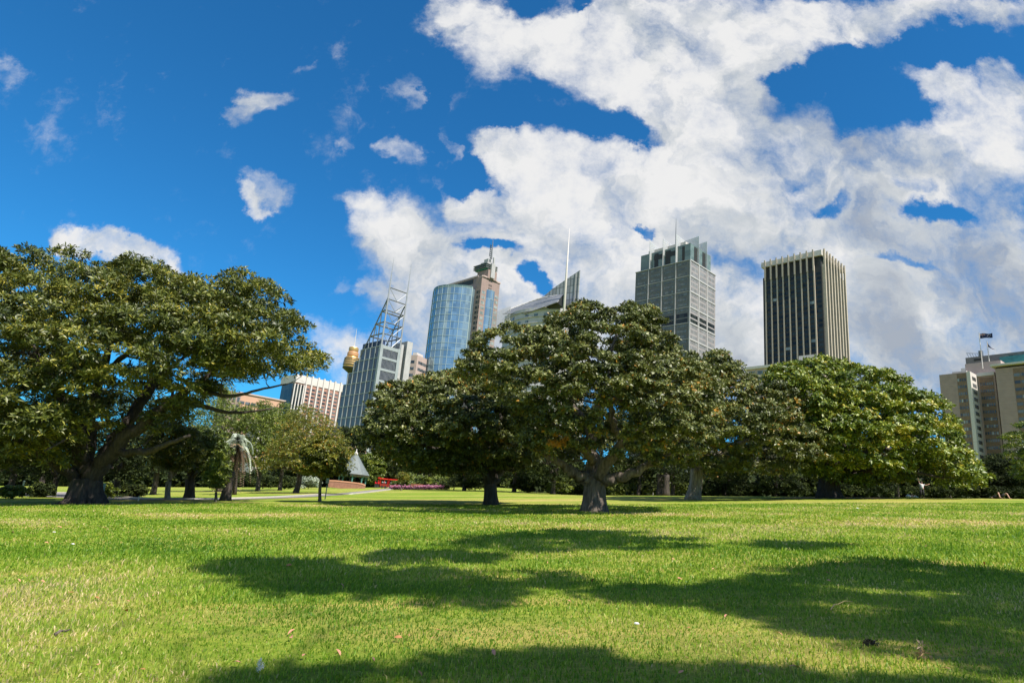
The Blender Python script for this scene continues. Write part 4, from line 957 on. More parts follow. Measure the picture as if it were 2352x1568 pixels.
# --- observation turret
def turret():
    R4 = lambda X, Y: fullp(1340+X/4.48, 1350+Y/4.48); D_ = 760
    c = at(*R4(322, 300), D_); Z = lambda Y, X=322: float(at(*R4(X, Y), D_)[2]); S = F/D_*7.8/ (4.48*1.7415/7.8*1.0)
    k = D_/F/(4.48*1.7415)*1.0
    zb = float(ground(c[0], c[1]))
    r = empty('observation_tower', (c[0], c[1], zb), 'golden observation turret on a slim shaft behind the truss tower', 'tower')
    def L_(name, prof, mat): m = MB(); lathe(m, c, [(rr*k, Z(y)) for rr, y in prof], 28); m.obj(name, mat, r, smooth=False)
    MB().tube([(c[0], c[1], Z(180)), (c[0], c[1], Z(-20)), (c[0], c[1], Z(-165))], [9*k, 5*k, 2*k], 8).obj('spire', M['white_conc'], r)
    L_('upper_ring', [(78, 245), (88, 240), (90, 195), (84, 180), (20, 172)], M['gold'])
    L_('ring_roof', [(80, 178), (60, 166), (8, 160)], M['white_conc'])
    L_('neck', [(70, 262), (70, 240)], M['white_conc'])
    L_('upper_drum', [(88, 352), (102, 330), (102, 280), (88, 258), (60, 250)], simple('orange_drum', (.45, .24, .12), .5, metal=.2))
    L_('bowl', [(60, 600), (110, 575), (142, 545), (150, 500), (140, 400), (118, 355), (60, 350)], M['gold'])
    for yy in (385, 420, 460, 500): L_('window_band', [(153-abs(yy-500)*.10, yy+12), (153-abs(yy-500)*.10, yy-3)], M['black_panel'])
    L_('underside', [(40, 640), (90, 605), (150, 562), (152, 545)], M['black_panel'])
    m = MB()
    for i in range(12): a = 2*pi*i/12; m.tube([(c[0]+cos(a)*45*k, c[1]+sin(a)*45*k, Z(625)), (c[0]+cos(a+.5)*30*k, c[1]+sin(a+.5)*30*k, Z(1100))], [2.2*k, 2.2*k], 4)
    m.obj('cable', M['steel'], r)
    MB().tube([(c[0], c[1], zb-2), (c[0], c[1], Z(610))], [26*k, 26*k], 14).obj('shaft', M['gold'], r)
turret()

# --- pink hotel, peach building, small ones
def hotel():
    R = lambda X, Y: fullp(900+X/4.704, 1480+Y/4.704)
    c = at(*R(1450, 300), 330); fr = Frame(c, YAW); zb = base_of(fr)
    y1, zt = fr.onx(*R(2205, 290)); y0 = fr.onx(*R(1450, 200))[0]
    zt = fr.onx(*R(1800, 190))[1]; zw = fr.onx(*R(1800, 325))[1]
    r = bld('hotel_block', 'pink brown hotel slab with white crown band and white vertical ribs', fr, -10, (y0+y1)/2)
    MB().box(fr, -16, 0, y0-3, y1, zb, zt).obj('wall', M['pink_brick'], r)
    MB().box(fr, -17, .35, y0-3.5, y1+.4, zw, zt+.4).obj('crown_band', M['white_conc'], r)
    ys = [fr.onx(*R(X, Y))[0] for X, Y in ((1510, 300), (1600, 400), (1718, 400), (1828, 400), (1935, 440), (2035, 440), (2140, 470))]
    for y in ys: MB().box(fr, .003, 1.0, y-.38, y+.38, zb, zt+1.0).obj('rib', M['white_conc'], r)
    ws = []; fh = abs(fr.onx(*R(1955, 570))[1]-fr.onx(*R(1955, 640))[1])
    for k in range(40):
        z = zw-1.8-fh*k
        if z < 15: break
        for i in range(len(ys)-1):
            a, b = ys[i]+.7, ys[i+1]-.6
            if i in (2, 3): ws.append((-.02, .08, (a+b)/2-.9, (a+b)/2+.9, z-fh*.55, z))
            else: ws.append((-.02, .08, a, b, z-fh*.5, z))
        ws.append((-.02, .08, ys[-1]+.8, y1-.3, z-fh*.5, z))
    many('window', ws, fr, M['shade_win'], r, 100)
    # dark glass slab left of the hotel
    f2 = Frame(at(*R(1400, 450), 318), YAW); zt2 = f2.onx(*R(1400, 265))[1]; ya, yb = f2.onx(*R(1235, 500))[0], f2.onx(*R(1470, 500))[0]
    r2 = bld('glass_block', 'narrow dark glass block with white ribs left of the pink hotel', f2, -8, 0)
    MB().box(f2, -12, 0, ya, yb, base_of(f2), zt2).obj('wall', M['dark_glass'], r2)
    for q in (.15, .4, .65, .9): y = ya+(yb-ya)*q; MB().box(f2, .003, .6, y-.25, y+.25, base_of(f2), zt2).obj('rib', M['white_conc'], r2)
    # peach building
    f3 = Frame(at(*R(1000, 650), 300), YAW); zt3 = f3.onx(*R(1110, 590))[1]; yb = f3.onx(*R(1110, 640))[0]; ya = f3.onx(*R(290, 470))[0]
    r3 = bld('apartment_block', 'peach coloured building with blank top storey seen through fig branches', f3, -8, (ya+yb)/2)
    MB().box(f3, -14, 0, ya, yb, base_of(f3), zt3).obj('wall', M['peach'], r3)
    MB().box(f3, -14.5, .5, ya-.5, yb+.5, zt3, zt3+.6).obj('roof', M['beige'], r3)
    zz = f3.onx(*R(1080, 720))[1]; ws = []; 
    for k in range(9):
        for i in range(8): a = ya+(yb-ya)*(i+.08)/8; b = ya+(yb-ya)*(i+.92)/8; ws.append((-.02, .07, a, b, zz-1.3-2.9*k, zz-2.9*k))
    many('window', ws, f3, M['shade_win'], r3, 80)
    f4 = Frame(at(*R(330, 750), 285), YAW); r4 = bld('apartment_block', 'brown upper block left of the peach building behind fig leaves', f4, -8, 0)
    z4 = f4.onx(*R(150, 400))[1]; a, b = f4.onx(*R(60, 500))[0], f4.onx(*R(300, 500))[0]
    MB().box(f4, -12, 0, a, b, base_of(f4), z4).obj('wall', M['pink_gran'], r4); many('window', [(-.02, .08, a+(b-a)*(i+.2)/3, a+(b-a)*(i+.8)/3, z4-4-3.4*k, z4-2-3.4*k) for i in range(3) for k in range(4)], f4, M['shade_win'], r4)
    # small white building
    f5 = Frame(at(*R(880, 1150), 230), YAW); z5 = f5.onx(*R(880, 1085))[1]; a, b = f5.onx(*R(640, 1100))[0], f5.onx(*R(1010, 1180))[0]
    r5 = bld('low_building', 'small white building with rows of windows under the peach block', f5, -6, (a+b)/2)
    MB().box(f5, -10, 0, a, b, base_of(f5), z5).obj('wall', M['white_conc'], r5)
    many('window', [(-.02, .07, a+(b-a)*(i+.15)/9, a+(b-a)*(i+.85)/9, z5-1.6-2.1*k-.0, z5-.6-2.1*k) for i in range(9) for k in range(4)], f5, M['shade_win'], r5)
    # podium under truss tower
    f6 = Frame(at(792, 1005, 240), YAW); z6 = f6.onx(792, 985)[1]; a, b = f6.onx(765, 1000)[0], f6.onx(845, 1010)[0]
    r6 = bld('low_building', 'low dark and terracotta roofed building at the foot of the truss tower', f6, -6, (a+b)/2)
    MB().box(f6, -14, 0, a, b, base_of(f6), z6-2).obj('wall', M['peach'], r6); MB().box(f6, -14.5, .8, a-.5, b+.5, z6-2+.003, z6).obj('roof', M['black_panel'], r6)
    many('window', [(-.02, .07, a+(b-a)*(i+.15)/6, a+(b-a)*(i+.85)/6, z6-6-3*k, z6-4.4-3*k) for i in range(6) for k in range(3)], f6, M['shade_win'], r6)
    # beige tower
    f7 = Frame(at(956, 840, 520), YAW+.35); z7 = f7.ony(950, 815)[1]; xl = f7.ony(936, 840)[0]; yr = f7.onx(980, 850)[0]
    r7 = bld('office_tower', 'small beige tower with horizontal slot windows behind the truss tower', f7, xl/2, yr/2)
    MB().box(f7, xl, 0, 0, yr, base_of(f7), z7).obj('wall', M['beige'], r7)
    MB().box(f7, xl*.8, -3, 3, yr*.8, z7, z7+3).obj('roof_plant', M['white_conc'], r7)
    ws = [(xl+1, -2.2, -.08, .02, z7-7-5.6*k, z7-4.6-5.6*k) for k in range(14)]+[(-.02, .08, 2.2, yr-1.5, z7-7-5.6*k, z7-4.6-5.6*k) for k in range(14)]
    many('window', ws, f7, M['shade_win'], r7)
hotel()

# --- concrete office block at the right edge with flags
def block_right():
    R = lambda X, Y: fullp(3730+X/4.612, 1300+Y/4.612)
    d = ray(-21/1.7415, 1882/1.7415); d[2] = 0; yaw = math.atan2(-d[1], -d[0])
    c = at(*R(650, 1100), 300); fr = Frame(c, yaw)
    zb = base_of(fr); zt = fr.ony(*R(640, 866))[1]; x0 = fr.ony(*R(130, 1000))[0]; x1 = fr.ony(*R(455, 1000))[0]; x3 = 0
    r = bld('office_block', 'concrete office block with bronze window strips and roof flags at right edge', fr, 0, 15)
    conc = simple('board_concrete', (.30, .225, .208), .85, scale=.5, var=.10, bump=.2); M['conc_r'] = conc
    MB().box(fr, x0, 0, 0, 26, zb, zt).obj('wall', conc, r)
    fl = abs(fr.ony(*R(560, 985))[1]-fr.ony(*R(575, 1112))[1])
    def strip(xa, xb, y, ztop, n, nw=3):
        MB().box(fr, xa, xb, y-.12, y+.02, zb, ztop-.4).obj('spandrel_strip', M['brown_win'], r)
        ws = []; ws2 = []
        for k in range(n):
            z = ztop-3.1-fl*k
            w = (xb-xa)/nw
            for i in range(nw): (ws2 if rng.random() < .12 else ws).append((xa+w*i+.15, xa+w*(i+1)-.12, y-.2, y-.125, z-1.15, z+.25))
        many('window', ws, fr, M['shade_win'], r, 36); many('blind_window', ws2, fr, M['glass_lit'], r)
    strip(x1, -.4, 0, zt, 16, 4)
    # bright return wall facing right
    yb = 9.0
    # recessed wing
    yR = yb; zt2 = fr.ony(*R(950, 880), yR)[1]; xw0 = 1.6; xw1 = fr.ony(*R(1160, 1000), yR)[0]
    MB().box(fr, .0, 1.5, -.3, yR, zb, zt+.2).obj('corner_fin', M['white_conc'], r)
    many('return_window', [(1.501, 1.56, 1.8, yR-2.2, zt-3.6-fl*k, zt-1.8-fl*k) for k in range(16)], fr, M['shade_win'], r)
    MB().box(fr, 1.5, xw1, yR, 26, zb, zt2-1.6).obj('wall', conc, r)
    MB().box(fr, 1.6, xw1-.1, yR-.8, 25.5, zt2-1.6+.003, zt2).obj('roof', M['white_conc'], r)
    xs0 = fr.ony(*R(865, 1000), yR)[0]; xs1 = fr.ony(*R(1120, 1000), yR)[0]; strip(xs0, xs1, yR, zt2-2, 16, 6)
    # projecting block at right
    yP = 2.0; xp0 = fr.ony(*R(1165, 900), yP)[0]; xp1 = fr.ony(*R(1492, 900), yP)[0]; ztP = fr.ony(*R(1300, 790), yP)[1]; xp2 = xp1+26
    MB().box(fr, xp0, xp2, yP, 26, zb, ztP).obj('wall', conc, r)
    strip(xp1, xp2-.5, yP, ztP-.3, 16, 10)
    zc = fr.ony(*R(1150, 718), yP-1.5)[1]
    MB().box(fr, xp0-.3, xp2+1, yP+2.2, 24, ztP+.003, zc-.9).obj('recessed_storey', M['black_panel'], r)
    MB().box(fr, xp0-1.5, xp2+2, yP-1.6, 25, zc-.9, zc).obj('canopy', M['white_conc'], r)
    # joints
    m = MB()
    for k in range(17):
        z = zt-2.2-fl*1.0*k
        for a, b, y in ((x0, x1, -.03), (xp0, xp1, yP-.03)): m.box(fr, a, b, y, y+.035, z-.05, z+.05)
    m.obj('panel_joint', M['beige'], r)
    # roof volumes
    yq = 12; xa = fr.ony(*R(597, 720), yq)[0]; xb = fr.ony(*R(1262, 720), yq)[0]; za = fr.ony(*R(720, 705), yq)[1]
    MB().box(fr, xa, xb, yq, 24, min(zt, zt2)-1, za).obj('penthouse', M['beige'], r)
    xc_ = fr.ony(*R(524, 800), yq)[0]; zc_ = fr.ony(*R(524, 798), yq)[1]; MB().box(fr, xc_, xa, yq, 22, zt, zc_).obj('penthouse', M['white_conc'], r)
    xd = fr.ony(*R(360, 870), 3)[0]; zd = fr.ony(*R(400, 862), 3)[1]; MB().box(fr, xd, -1.0, 3, 20, zt+.003, max(zd, zt+.5)).obj('roof_slab', M['white_conc'], r)
    yy = 28; xe = fr.ony(*R(610, 640), yy)[0]; ze = fr.ony(*R(900, 570), yy)[1]; zf = fr.ony(*R(1400, 600), yy)[1]
    MB().box(fr, xe, xe+70, yy, 45, zb, ze).obj('upper_slab', simple('weathered_roof_storey', (.17, .16, .16), .8, scale=.5, var=.2), r)
    m = []
    xf = fr.ony(*R(1275, 650), yy)[0]
    MB().box(fr, xf, xe+70, yy-3, yy-.05, zb, zf).obj('teal_glass_band', M['teal'], r)
    MB().box(fr, fr.ony(*R(765, 640), yy)[0], fr.ony(*R(905, 640), yy)[0], yy-.15, yy-.003, fr.ony(*R(765, 662), yy)[1], fr.ony(*R(765, 625), yy)[1]).obj('dark_opening', M['black_panel'], r)
    x, z = fr.ony(*R(1455, 580), yy); MB().box(fr, x-.8, x+.8, yy-.15, yy-.003, z-.7, z+.7).obj('dark_opening', M['black_panel'], r)
    m = MB(); x, z = fr.ony(*R(780, 560), yy+2); 
    for q in range(5): m.tube([fr(x-2.5+q*1.1, yy+2, ze), fr(x-3.5+q*1.2, yy+2, ze+3.0-.3*q)], [.13, .1], 4)
    m.tube([fr(x-3.8, yy+2, ze+3), fr(x+2, yy+2, ze+2)], [.12, .12], 4); m.box(fr, x+2, x+3.6, yy+1, yy+3, ze, ze+3.2); m.obj('roof_machinery', M['steel_dark'], r)
    # flags
    navy = simple('navy_cloth', (.012, .018, .07), .8); red = simple('red_cloth', (.30, .02, .03), .8); whc = simple('white_cloth', (.6, .6, .6), .8)
    for (X, Yt, Yb, lab, yp) in ((856, 148, 800, 'tall flagpole with a dark blue flag streaming right on the office block roof', 8.5), (1006, 300, 668, 'shorter flagpole with a limp hanging flag on the office block roof', 12.5)):
        x, z_t = fr.ony(*R(X, Yt), yp); xbb, z_b = fr.ony(*R(X+(74 if Yt < 200 else 40), Yb), yp); xm = (x+xbb)/2
        g = fr(xm, yp, z_b); p = empty('flagpole', g, lab, 'flagpole')
        MB().tube([fr(xm, yp, z_b), fr(xm, yp, z_t)], [.22, .13], 8).obj('pole', M['white_conc'], p); MB().ball(fr(xm, yp, z_t), .22).obj('finial', M['steel'], p)
        V = []; Fc = []; nx, nz_ = 14, 8
        if Yt < 200:
            Wf = 5.4; Hf = 2.3
            def surf(u, v): return fr(xm+.2+Wf*u*.96, yp+.25*sin(u*9+v), z_t-.5-Hf*v-(.5*u*u)+.25*sin(u*7)*(1-v))
            def patch(name, u0, u1, v0, v1, mat, off, par):
                V = []; Fc = []; a, b = 12, 5
                for i in range(a+1):
                    for j in range(b+1): V.append(surf(u0+(u1-u0)*i/a, v0+(v1-v0)*j/b)-fr.ey*off)
                for i in range(a+1):
                    for j in range(b+1): V.append(surf(u0+(u1-u0)*i/a, v0+(v1-v0)*j/b)-fr.ey*(off-.02))
                K = (a+1)*(b+1)
                for i in range(a):
                    for j in range(b):
                        k = i*(b+1)+j; Fc.append((k, k+1, k+b+2, k+b+1)); Fc.append((K+k, K+k+b+1, K+k+b+2, K+k+1))
                return mobj(name, V, Fc, mat, par)
            fo = patch('flag', 0, 1, 0, 1, navy, 0, p)
            patch('flag_cross', .0, .46, .20, .30, red, .05, fo); patch('flag_cross', .20, .26, .0, .5, red, .05, fo); patch('flag_cross', .0, .46, .15, .20, whc, .06, fo); patch('flag_cross', .0, .46, .30, .35, whc, .06, fo)
            for (u, v) in ((.23, .72), (.72, .2), (.72, .8), (.62, .48), (.84, .42)): patch('flag_star', u-.02, u+.02, v-.05, v+.05, whc, .06, fo)
        else:
            P = [fr(xm+.1, yp, z_t-.6), fr(xm+.5, yp, z_t-1.8), fr(xm+1.4, yp+.3, z_t-3.4), fr(xm+3.0, yp, z_t-4.6), fr(xm+3.5, yp, z_t-4.7), fr(xm+1.9, yp-.3, z_t-4.3), fr(xm+.8, yp, z_t-3.3), fr(xm+.1, yp+.2, z_t-2.7)]
            MB().prism(P, [q+fr.ey*.15 for q in P]).obj('flag', simple('dark_cloth', (.05, .035, .06), .8), p)
block_right()

# ------------------------------------------------------------------ path, pavilion, train, bench, flowers
def path():
    cl = [(930, 1119.6, 2.6), (905, 1121, 2.8), (870, 1125.5, 2.8), (800, 1133.5, 2.8), (700, 1140.5, 2.6), (600, 1145, 2.4), (500, 1147.5, 2.3), (400, 1148.5, 2.2), (300, 1147, 2.4), (200, 1142.5, 4), (120, 1136, 8), (60, 1133, 11), (0, 1133.5, 13), (-120, 1138, 14)]
    P = np.array([gplane(px, py) for px, py, _ in cl]); w = np.array([c[2] for c in cl])
    n = 80; s = np.linspace(0, len(P)-1, n); Q = np.stack([np.interp(s, np.arange(len(P)), P[:, i]) for i in (0, 1)], 1); ww = np.interp(s, np.arange(len(P)), w)
    for _ in range(12): Q[1:-1] = (Q[:-2]+2*Q[1:-1]+Q[2:])/4
    t = np.gradient(Q, axis=0); t /= np.linalg.norm(t, axis=1)[:, None]; nn = np.stack([-t[:, 1], t[:, 0]], 1); nn *= np.sign(nn[:, 1:2]+1e-6)   # towards far side
    def strip(o0, o1, dz, name, mat, thick=0):
        A = Q+nn*o0; B = Q+nn*o1; V = []; Fc = []
        for i in range(n):
            V += [(A[i, 0], A[i, 1], float(ground(*A[i]))+dz), (B[i, 0], B[i, 1], float(ground(*B[i]))+dz)]
        for i in range(n-1): Fc.append((2*i, 2*i+1, 2*i+3, 2*i+2))
        if thick:
            b = len(V); V += [(v[0], v[1], v[2]-thick) for v in V[:b]]
            for i in range(n-1): Fc += [(2*i, b+2*i, b+2*i+2, 2*i+2), (2*i+1, 2*i+3, b+2*i+3, b+2*i+1)]
        o = mobj(name, V, Fc, mat); tag(o, kind='structure')
    strip(-ww[:, None]/2, ww[:, None]/2, .03, 'path', simple('asphalt_path', (.20, .185, .175), .9, scale=4, var=.2))
    strip(ww[:, None]/2, ww[:, None]/2+.35, .13, 'kerb', simple('pale_kerb', (.48, .45, .40), .85, scale=3), .3)
path()
def pavilion():
    D_ = 160; b = foot(808, D_, 1110); k = D_/F
    r = empty('pavilion', b, 'round pavilion with a grey green bell-shaped roof and finial', 'pavilion')
    Z = lambda y: float(at(808, y, D_)[2]); b[2] = min(b[2], Z(1120))
    roofm = simple('copper_roof', (.125, .148, .150), .6, scale=1.5, var=.18); gp = simple('green_paint', (.06, .17, .15), .5)
    m = MB(); lathe(m, b, [(37*k, Z(1089)), (36*k, Z(1087)), (28*k, Z(1077)), (19*k, Z(1064)), (11*k, Z(1052)), (5.5*k, Z(1044)), (3.5*k, Z(1040)), (.5*k, Z(1040))], 16); m.obj('roof', roofm, r)
    m = MB(); lathe(m, b, [(4.5*k, Z(1042)), (3.8*k, Z(1039)), (1.5*k, Z(1036)), (1.0*k, Z(1031)), (.2*k, Z(1029))], 10); m.obj('finial', M['white_conc'], r)
    m = MB(); lathe(m, b, [(34*k, Z(1092.5)), (34*k, Z(1089.2))], 16); m.obj('fascia', M['pink_gran'], r)
    for i in range(8):
        a = 2*pi*i/8+.2; x, y = b[0]+cos(a)*29*k, b[1]+sin(a)*29*k
        m = MB(); m.tube([(x, y, b[2]-.5), (x, y, Z(1092))], [.16, .16], 8); m.tube([(x, y, Z(1099)), (b[0]+cos(a)*34*k, b[1]+sin(a)*34*k, Z(1092))], [.09, .09], 6); m.tube([(x, y, Z(1100)), (b[0]+cos(a+.35)*29*k, b[1]+sin(a+.35)*29*k, Z(1092.4))], [.09, .09], 6); m.obj('column', gp, r)
    m = MB(); lathe(m, b, [(32*k, b[2]-.6), (32*k, b[2]+.25)], 20); m.obj('floor_slab', M['beige'], r)
    # curved brick wall in front
    wall = MB(); cap = MB(); pts = [(754, 1104.5, 1112), (770, 1105, 1114), (790, 1107, 1116), (812, 1109.5, 1118), (830, 1112, 1120), (838, 1115, 1121)]
    Wp = []
    for px, yt, yb in pts: q = at(px, yt, 148); q2 = at(px, yb+6, 148); Wp.append((q, q2))
    for (a, a2), (c, c2) in zip(Wp[:-1], Wp[1:]):
        d = np.array([0, .5, 0]); wall.prism([a2, c2, c2+d, a2+d], [a, c, c+d, a+d]); u = np.array([0, -.08, .003]); h = np.array([0, .66, 0]); v = np.array([0, 0, .28]); cap.prism([a+u, c+u, c+u+h, a+u+h], [a+u+v, c+u+v, c+u+h+v, a+u+h+v])
    base_w = (Wp[2][1]); e = empty('brick_wall', base_w, 'low curved terracotta brick wall in front of the bell-roofed pavilion', 'wall')
    wall.obj('wall', simple('terracotta', (.26, .13, .09), .85, scale=2, var=.25), e); cap.obj('coping', simple('coping', (.50, .25, .16), .8, scale=1), e)
pavilion()
def train():
    D_ = 150; b = foot(886, D_, 1118); k = D_/F
    r = empty('road_train', b, 'small red sightseeing road train parked by the path', 'train')
    X = lambda px: float(at(px, 1110, D_)[0]); Z = lambda y: float(at(886, y, D_)[2])
    zg = b[2]; red = simple('red_paint', (.50, .014, .014), .3, spec=.5, scale=1); dred = simple('dark_red_paint', (.22, .02, .012), .5, scale=1); blk = simple('dark_interior', (.012, .010, .010), .8); tyre = simple('tyre', (.02, .02, .02), .8)
    y0, y1 = b[1], b[1]+1.6; H = lambda f: zg+f
    def carriage(name, xa, xb, zr, seats, lab=None):
        c = MB(); c.box(W0, xa, xb, y0, y1, H(.35), H(.95)); body = c.obj(name, dred, r)
        m = MB(); m.box(W0, xa-.12, xb+.12, y0-.15, y1+.15, H(zr), H(zr+.10)); m.box(W0, xa+.02, xb-.02, y0, y1, H(zr+.103), H(zr+.22)); m.obj('roof', red, body)
        m = MB(); 
        for x in np.linspace(xa+.06, xb-.06, seats+1): m.box(W0, x-.05, x+.05, y0+.003, y0+.09, H(.953), H(zr)); m.box(W0, x-.05, x+.05, y1-.09, y1-.003, H(.953), H(zr))
        m.obj('roof_post', red, body)
        for x in np.linspace(xa+.5, xb-.5, seats): s = MB(); s.box(W0, x-.18, x+.18, y0+.15, y1-.15, H(.953), H(1.35)); s.box(W0, x-.2, x-.1, y0+.15, y1-.15, H(1.353), H(1.65)); s.obj('seat', blk, body)
        for x in (xa+.5, xb-.5): MB().tube([(x, y0-.06, H(.28)), (x, y0+.18, H(.28))], [.28, .28], 14).obj('wheel', tyre, body)
        return body
    xa, xb = X(873), X(891); carriage('carriage', xa, xb, 1.95, 2)
    xc, xd = X(892.5), X(913); carriage('carriage', xc, xd, 1.95, 2)
    # locomotive at left
    e0, e1 = X(861), X(871.5)
    m = MB(); m.box(W0, e0, e1, y0+.1, y1-.1, H(.35), H(.85)); loco = m.obj('locomotive', blk, r)
    MB().box(W0, e0+.65, e1, y0+.05, y1-.05, H(.853), H(1.25)).obj('cab', red, loco)
    MB().tube([(e0-.1, (y0+y1)/2, H(1.0)), (e0+.62, (y0+y1)/2, H(1.0))], [.34, .34], 14).obj('boiler', red, loco)
    MB().tube([(e0+.15, (y0+y1)/2, H(1.3)), (e0+.15, (y0+y1)/2, H(1.75)), (e0+.15, (y0+y1)/2, H(1.85))], [.1, .12, .17], 10).obj('chimney', blk, loco)
    m = MB(); m.box(W0, e0+.5, e1+.1, y0-.1, y1+.1, H(2.1), H(2.2)); m.box(W0, e0+.65, e1-.05, y0, y1, H(2.203), H(2.32)); m.obj('cab_roof', red, loco)
    m = MB()
    for x in (e0+.7, e1-.06):
        for y in (y0+.1, y1-.16): m.box(W0, x-.04, x+.04, y, y+.06, H(1.253), H(2.1))
    m.obj('cab_post', red, loco)
    for x in (e0+.25, e1-.3): MB().tube([(x, y0, H(.28)), (x, y0+.2, H(.28))], [.28, .28], 14).obj('wheel', tyre, loco)
    # white lettering plate, illegible strokes
    m = MB(); x0 = X(877.5)
    for i, (a, c_) in enumerate(((0, .10), (.16, .26), (.32, .42))):
        m.box(W0, x0+a*2.2, x0+a*2.2+.05, y0-.02, y0-.001, H(1.15), H(1.5)); m.box(W0, x0+a*2.2+.051, x0+a*2.2+.2, y0-.02, y0-.001, H(1.3), H(1.36))
    m.obj('sign_lettering', simple('white_paint', (.7, .7, .7), .6), r)
train()
def bench():
    D_ = 124; b = foot(957, D_, 1122); r = empty('park_bench', b, 'brown wooden park bench seen from behind in pink flowers', 'bench'); wood = simple('bench_wood', (.24, .105, .05), .6, scale=3, var=.25)
    x, y, z = b; w = 1.15
    for i in range(4): MB().box(W0, x-w, x+w, y-.02, y+.03, z+.48+.16*i, z+.60+.16*i).obj('back_slat', wood, r)
    MB().box(W0, x-w, x+w, y+.05, y+.5, z+.42, z+.47).obj('seat', wood, r)
    for s in (-1, 1): m = MB(); m.box(W0, x+s*(w-.1)-.04, x+s*(w-.1)+.04, y+.031, y+.10, z-.1, z+1.1); m.box(W0, x+s*(w-.1)-.04, x+s*(w-.1)+.04, y+.42, y+.49, z-.1, z+.419); m.obj('leg', wood, r)
bench()
M['flower'] = leafmat('flower', [(0, (.30, .05, .16)), (.5, (.46, .15, .27)), (1, (.66, .42, .50))], trans=.3)
M['purple_leaf'] = leafmat('purple_leaf', [(0, (.035, .012, .025)), (1, (.12, .05, .08))], trans=.2)
def flowers():
    k = 0
    for i, px in enumerate(np.linspace(903, 1024, 15)):
        D_ = 122+rng.random()*1.6; b = foot(px, D_, 1120); n = 130
        r = empty('flowering_plant', b, 'pink flowering plant in the bed around the park bench', 'plant', 'pink flowering plants in the bed around the bench')
        c = b+np.array([0, 0, .3])+rng.normal(0, 1, (n, 3))*np.array([.35, .3, .14]); ax = rng.normal(0, .5, (n, 3))+np.array([0, 0, 1]); ax /= np.linalg.norm(ax, axis=1)[:, None]
        v, f, t = leaves(c, ax, 5, .14, np.full(n, .5), narrow=.5); mobj('foliage', v, f, M['purple_leaf'], r, tint=t)
        n = 14 if 943 < px < 970 else 34; c = b+np.array([0, -.15, .55])+rng.normal(0, 1, (n, 3))*np.array([.35, .2, .15]); v, f, t = leaves(c, np.tile([0, -.5, .86], (n, 1)), 6, .13, np.full(n, .5), narrow=.8, jit=.3); mobj('flowers', v, f, M['flower'], r, tint=t)
flowers()
build_tree('young_tree', 'tiny round topped yellow green tree in front of the red train', foot(922, 112, 1120), ell(925, 1096, 13, 12, j=.06), 112, .9, .4, 30, M['leaf_gold'], M['bark'], trunk_r=.07, fork=at(923, 1108, 112), leaf=.24, ros=26, tintb=.4, twigs=False)
stump(1515, 100, .45, 3.2, 'short reddish trunk in the shade left of the leaning pale trunk')
stump(1530, 96, .4, 3.0, 'dark slanting trunk in the shade beside the leaning pale trunk')
stump(86, 82, .3, 2.4, 'dark trunk beside the path at the far left')

def post(name, label, px, dist, h, w, mat, cat, head=None, hm=None):
    b = foot(px, dist, 1130); r = empty(name, b, label, cat)
    MB().tube([b-np.array([0, 0, .1]), b+np.array([0, 0, h])], [w, w], 10).obj('post', mat, r)
    if head:
        hw, hh = head; m = MB(); m.box(W0, b[0]-hw, b[0]+hw, b[1]-.09-w, b[1]-.02-w, b[2]+h-hh, b[2]+h+.02); m.box(W0, b[0]-hw+.03, b[0]+hw-.03, b[1]-.12-w, b[1]-.095-w, b[2]+h-hh+.03, b[2]+h-.02); m.obj('panel', hm or mat, r)
    else:
        m = MB(); m.ball(b+np.array([0, 0, h]), w*1.25, 10, 6); m.obj('cap', hm or mat, r)
dkg = simple('dark_green_paint', (.02, .04, .035), .5); wht = simple('white_post', (.6, .6, .58), .6); ylw = simple('yellow_paint', (.55, .40, .05), .6)
post('sign_post', 'slim dark green post with a small box head behind the young golden tree', 749, 58, 1.75, .045, dkg, 'post', (.14, .42), dkg)
post('information_panel', 'narrow pale blue panel on a post right of the fig trunk', 236, 60, 1.35, .05, dkg, 'sign', (.16, 1.25), simple('pale_blue_panel', (.22, .36, .38), .6))
post('bollard', 'dark bollard standing on the path at the far left', 49, 100, 1.5, .13, dkg, 'bollard')
post('marker_stake', 'short yellow stake beside the path left of the fig', 69, 74, .42, .05, ylw, 'stake')
post('bollard', 'tiny white marker post by the kerb right of the fig', 322, 53, .3, .05, wht, 'bollard')
post('bollard', 'small white bollard left of the walking person', 1424, 112, .75, .07, wht, 'bollard')
post('bollard', 'small white bollard between the walking person and the leaning trunk', 1500, 112, .45, .08, wht, 'bollard')
post('bollard', 'tiny pale post by the fig roots at the path edge', 205, 58, .35, .04, wht, 'bollard')

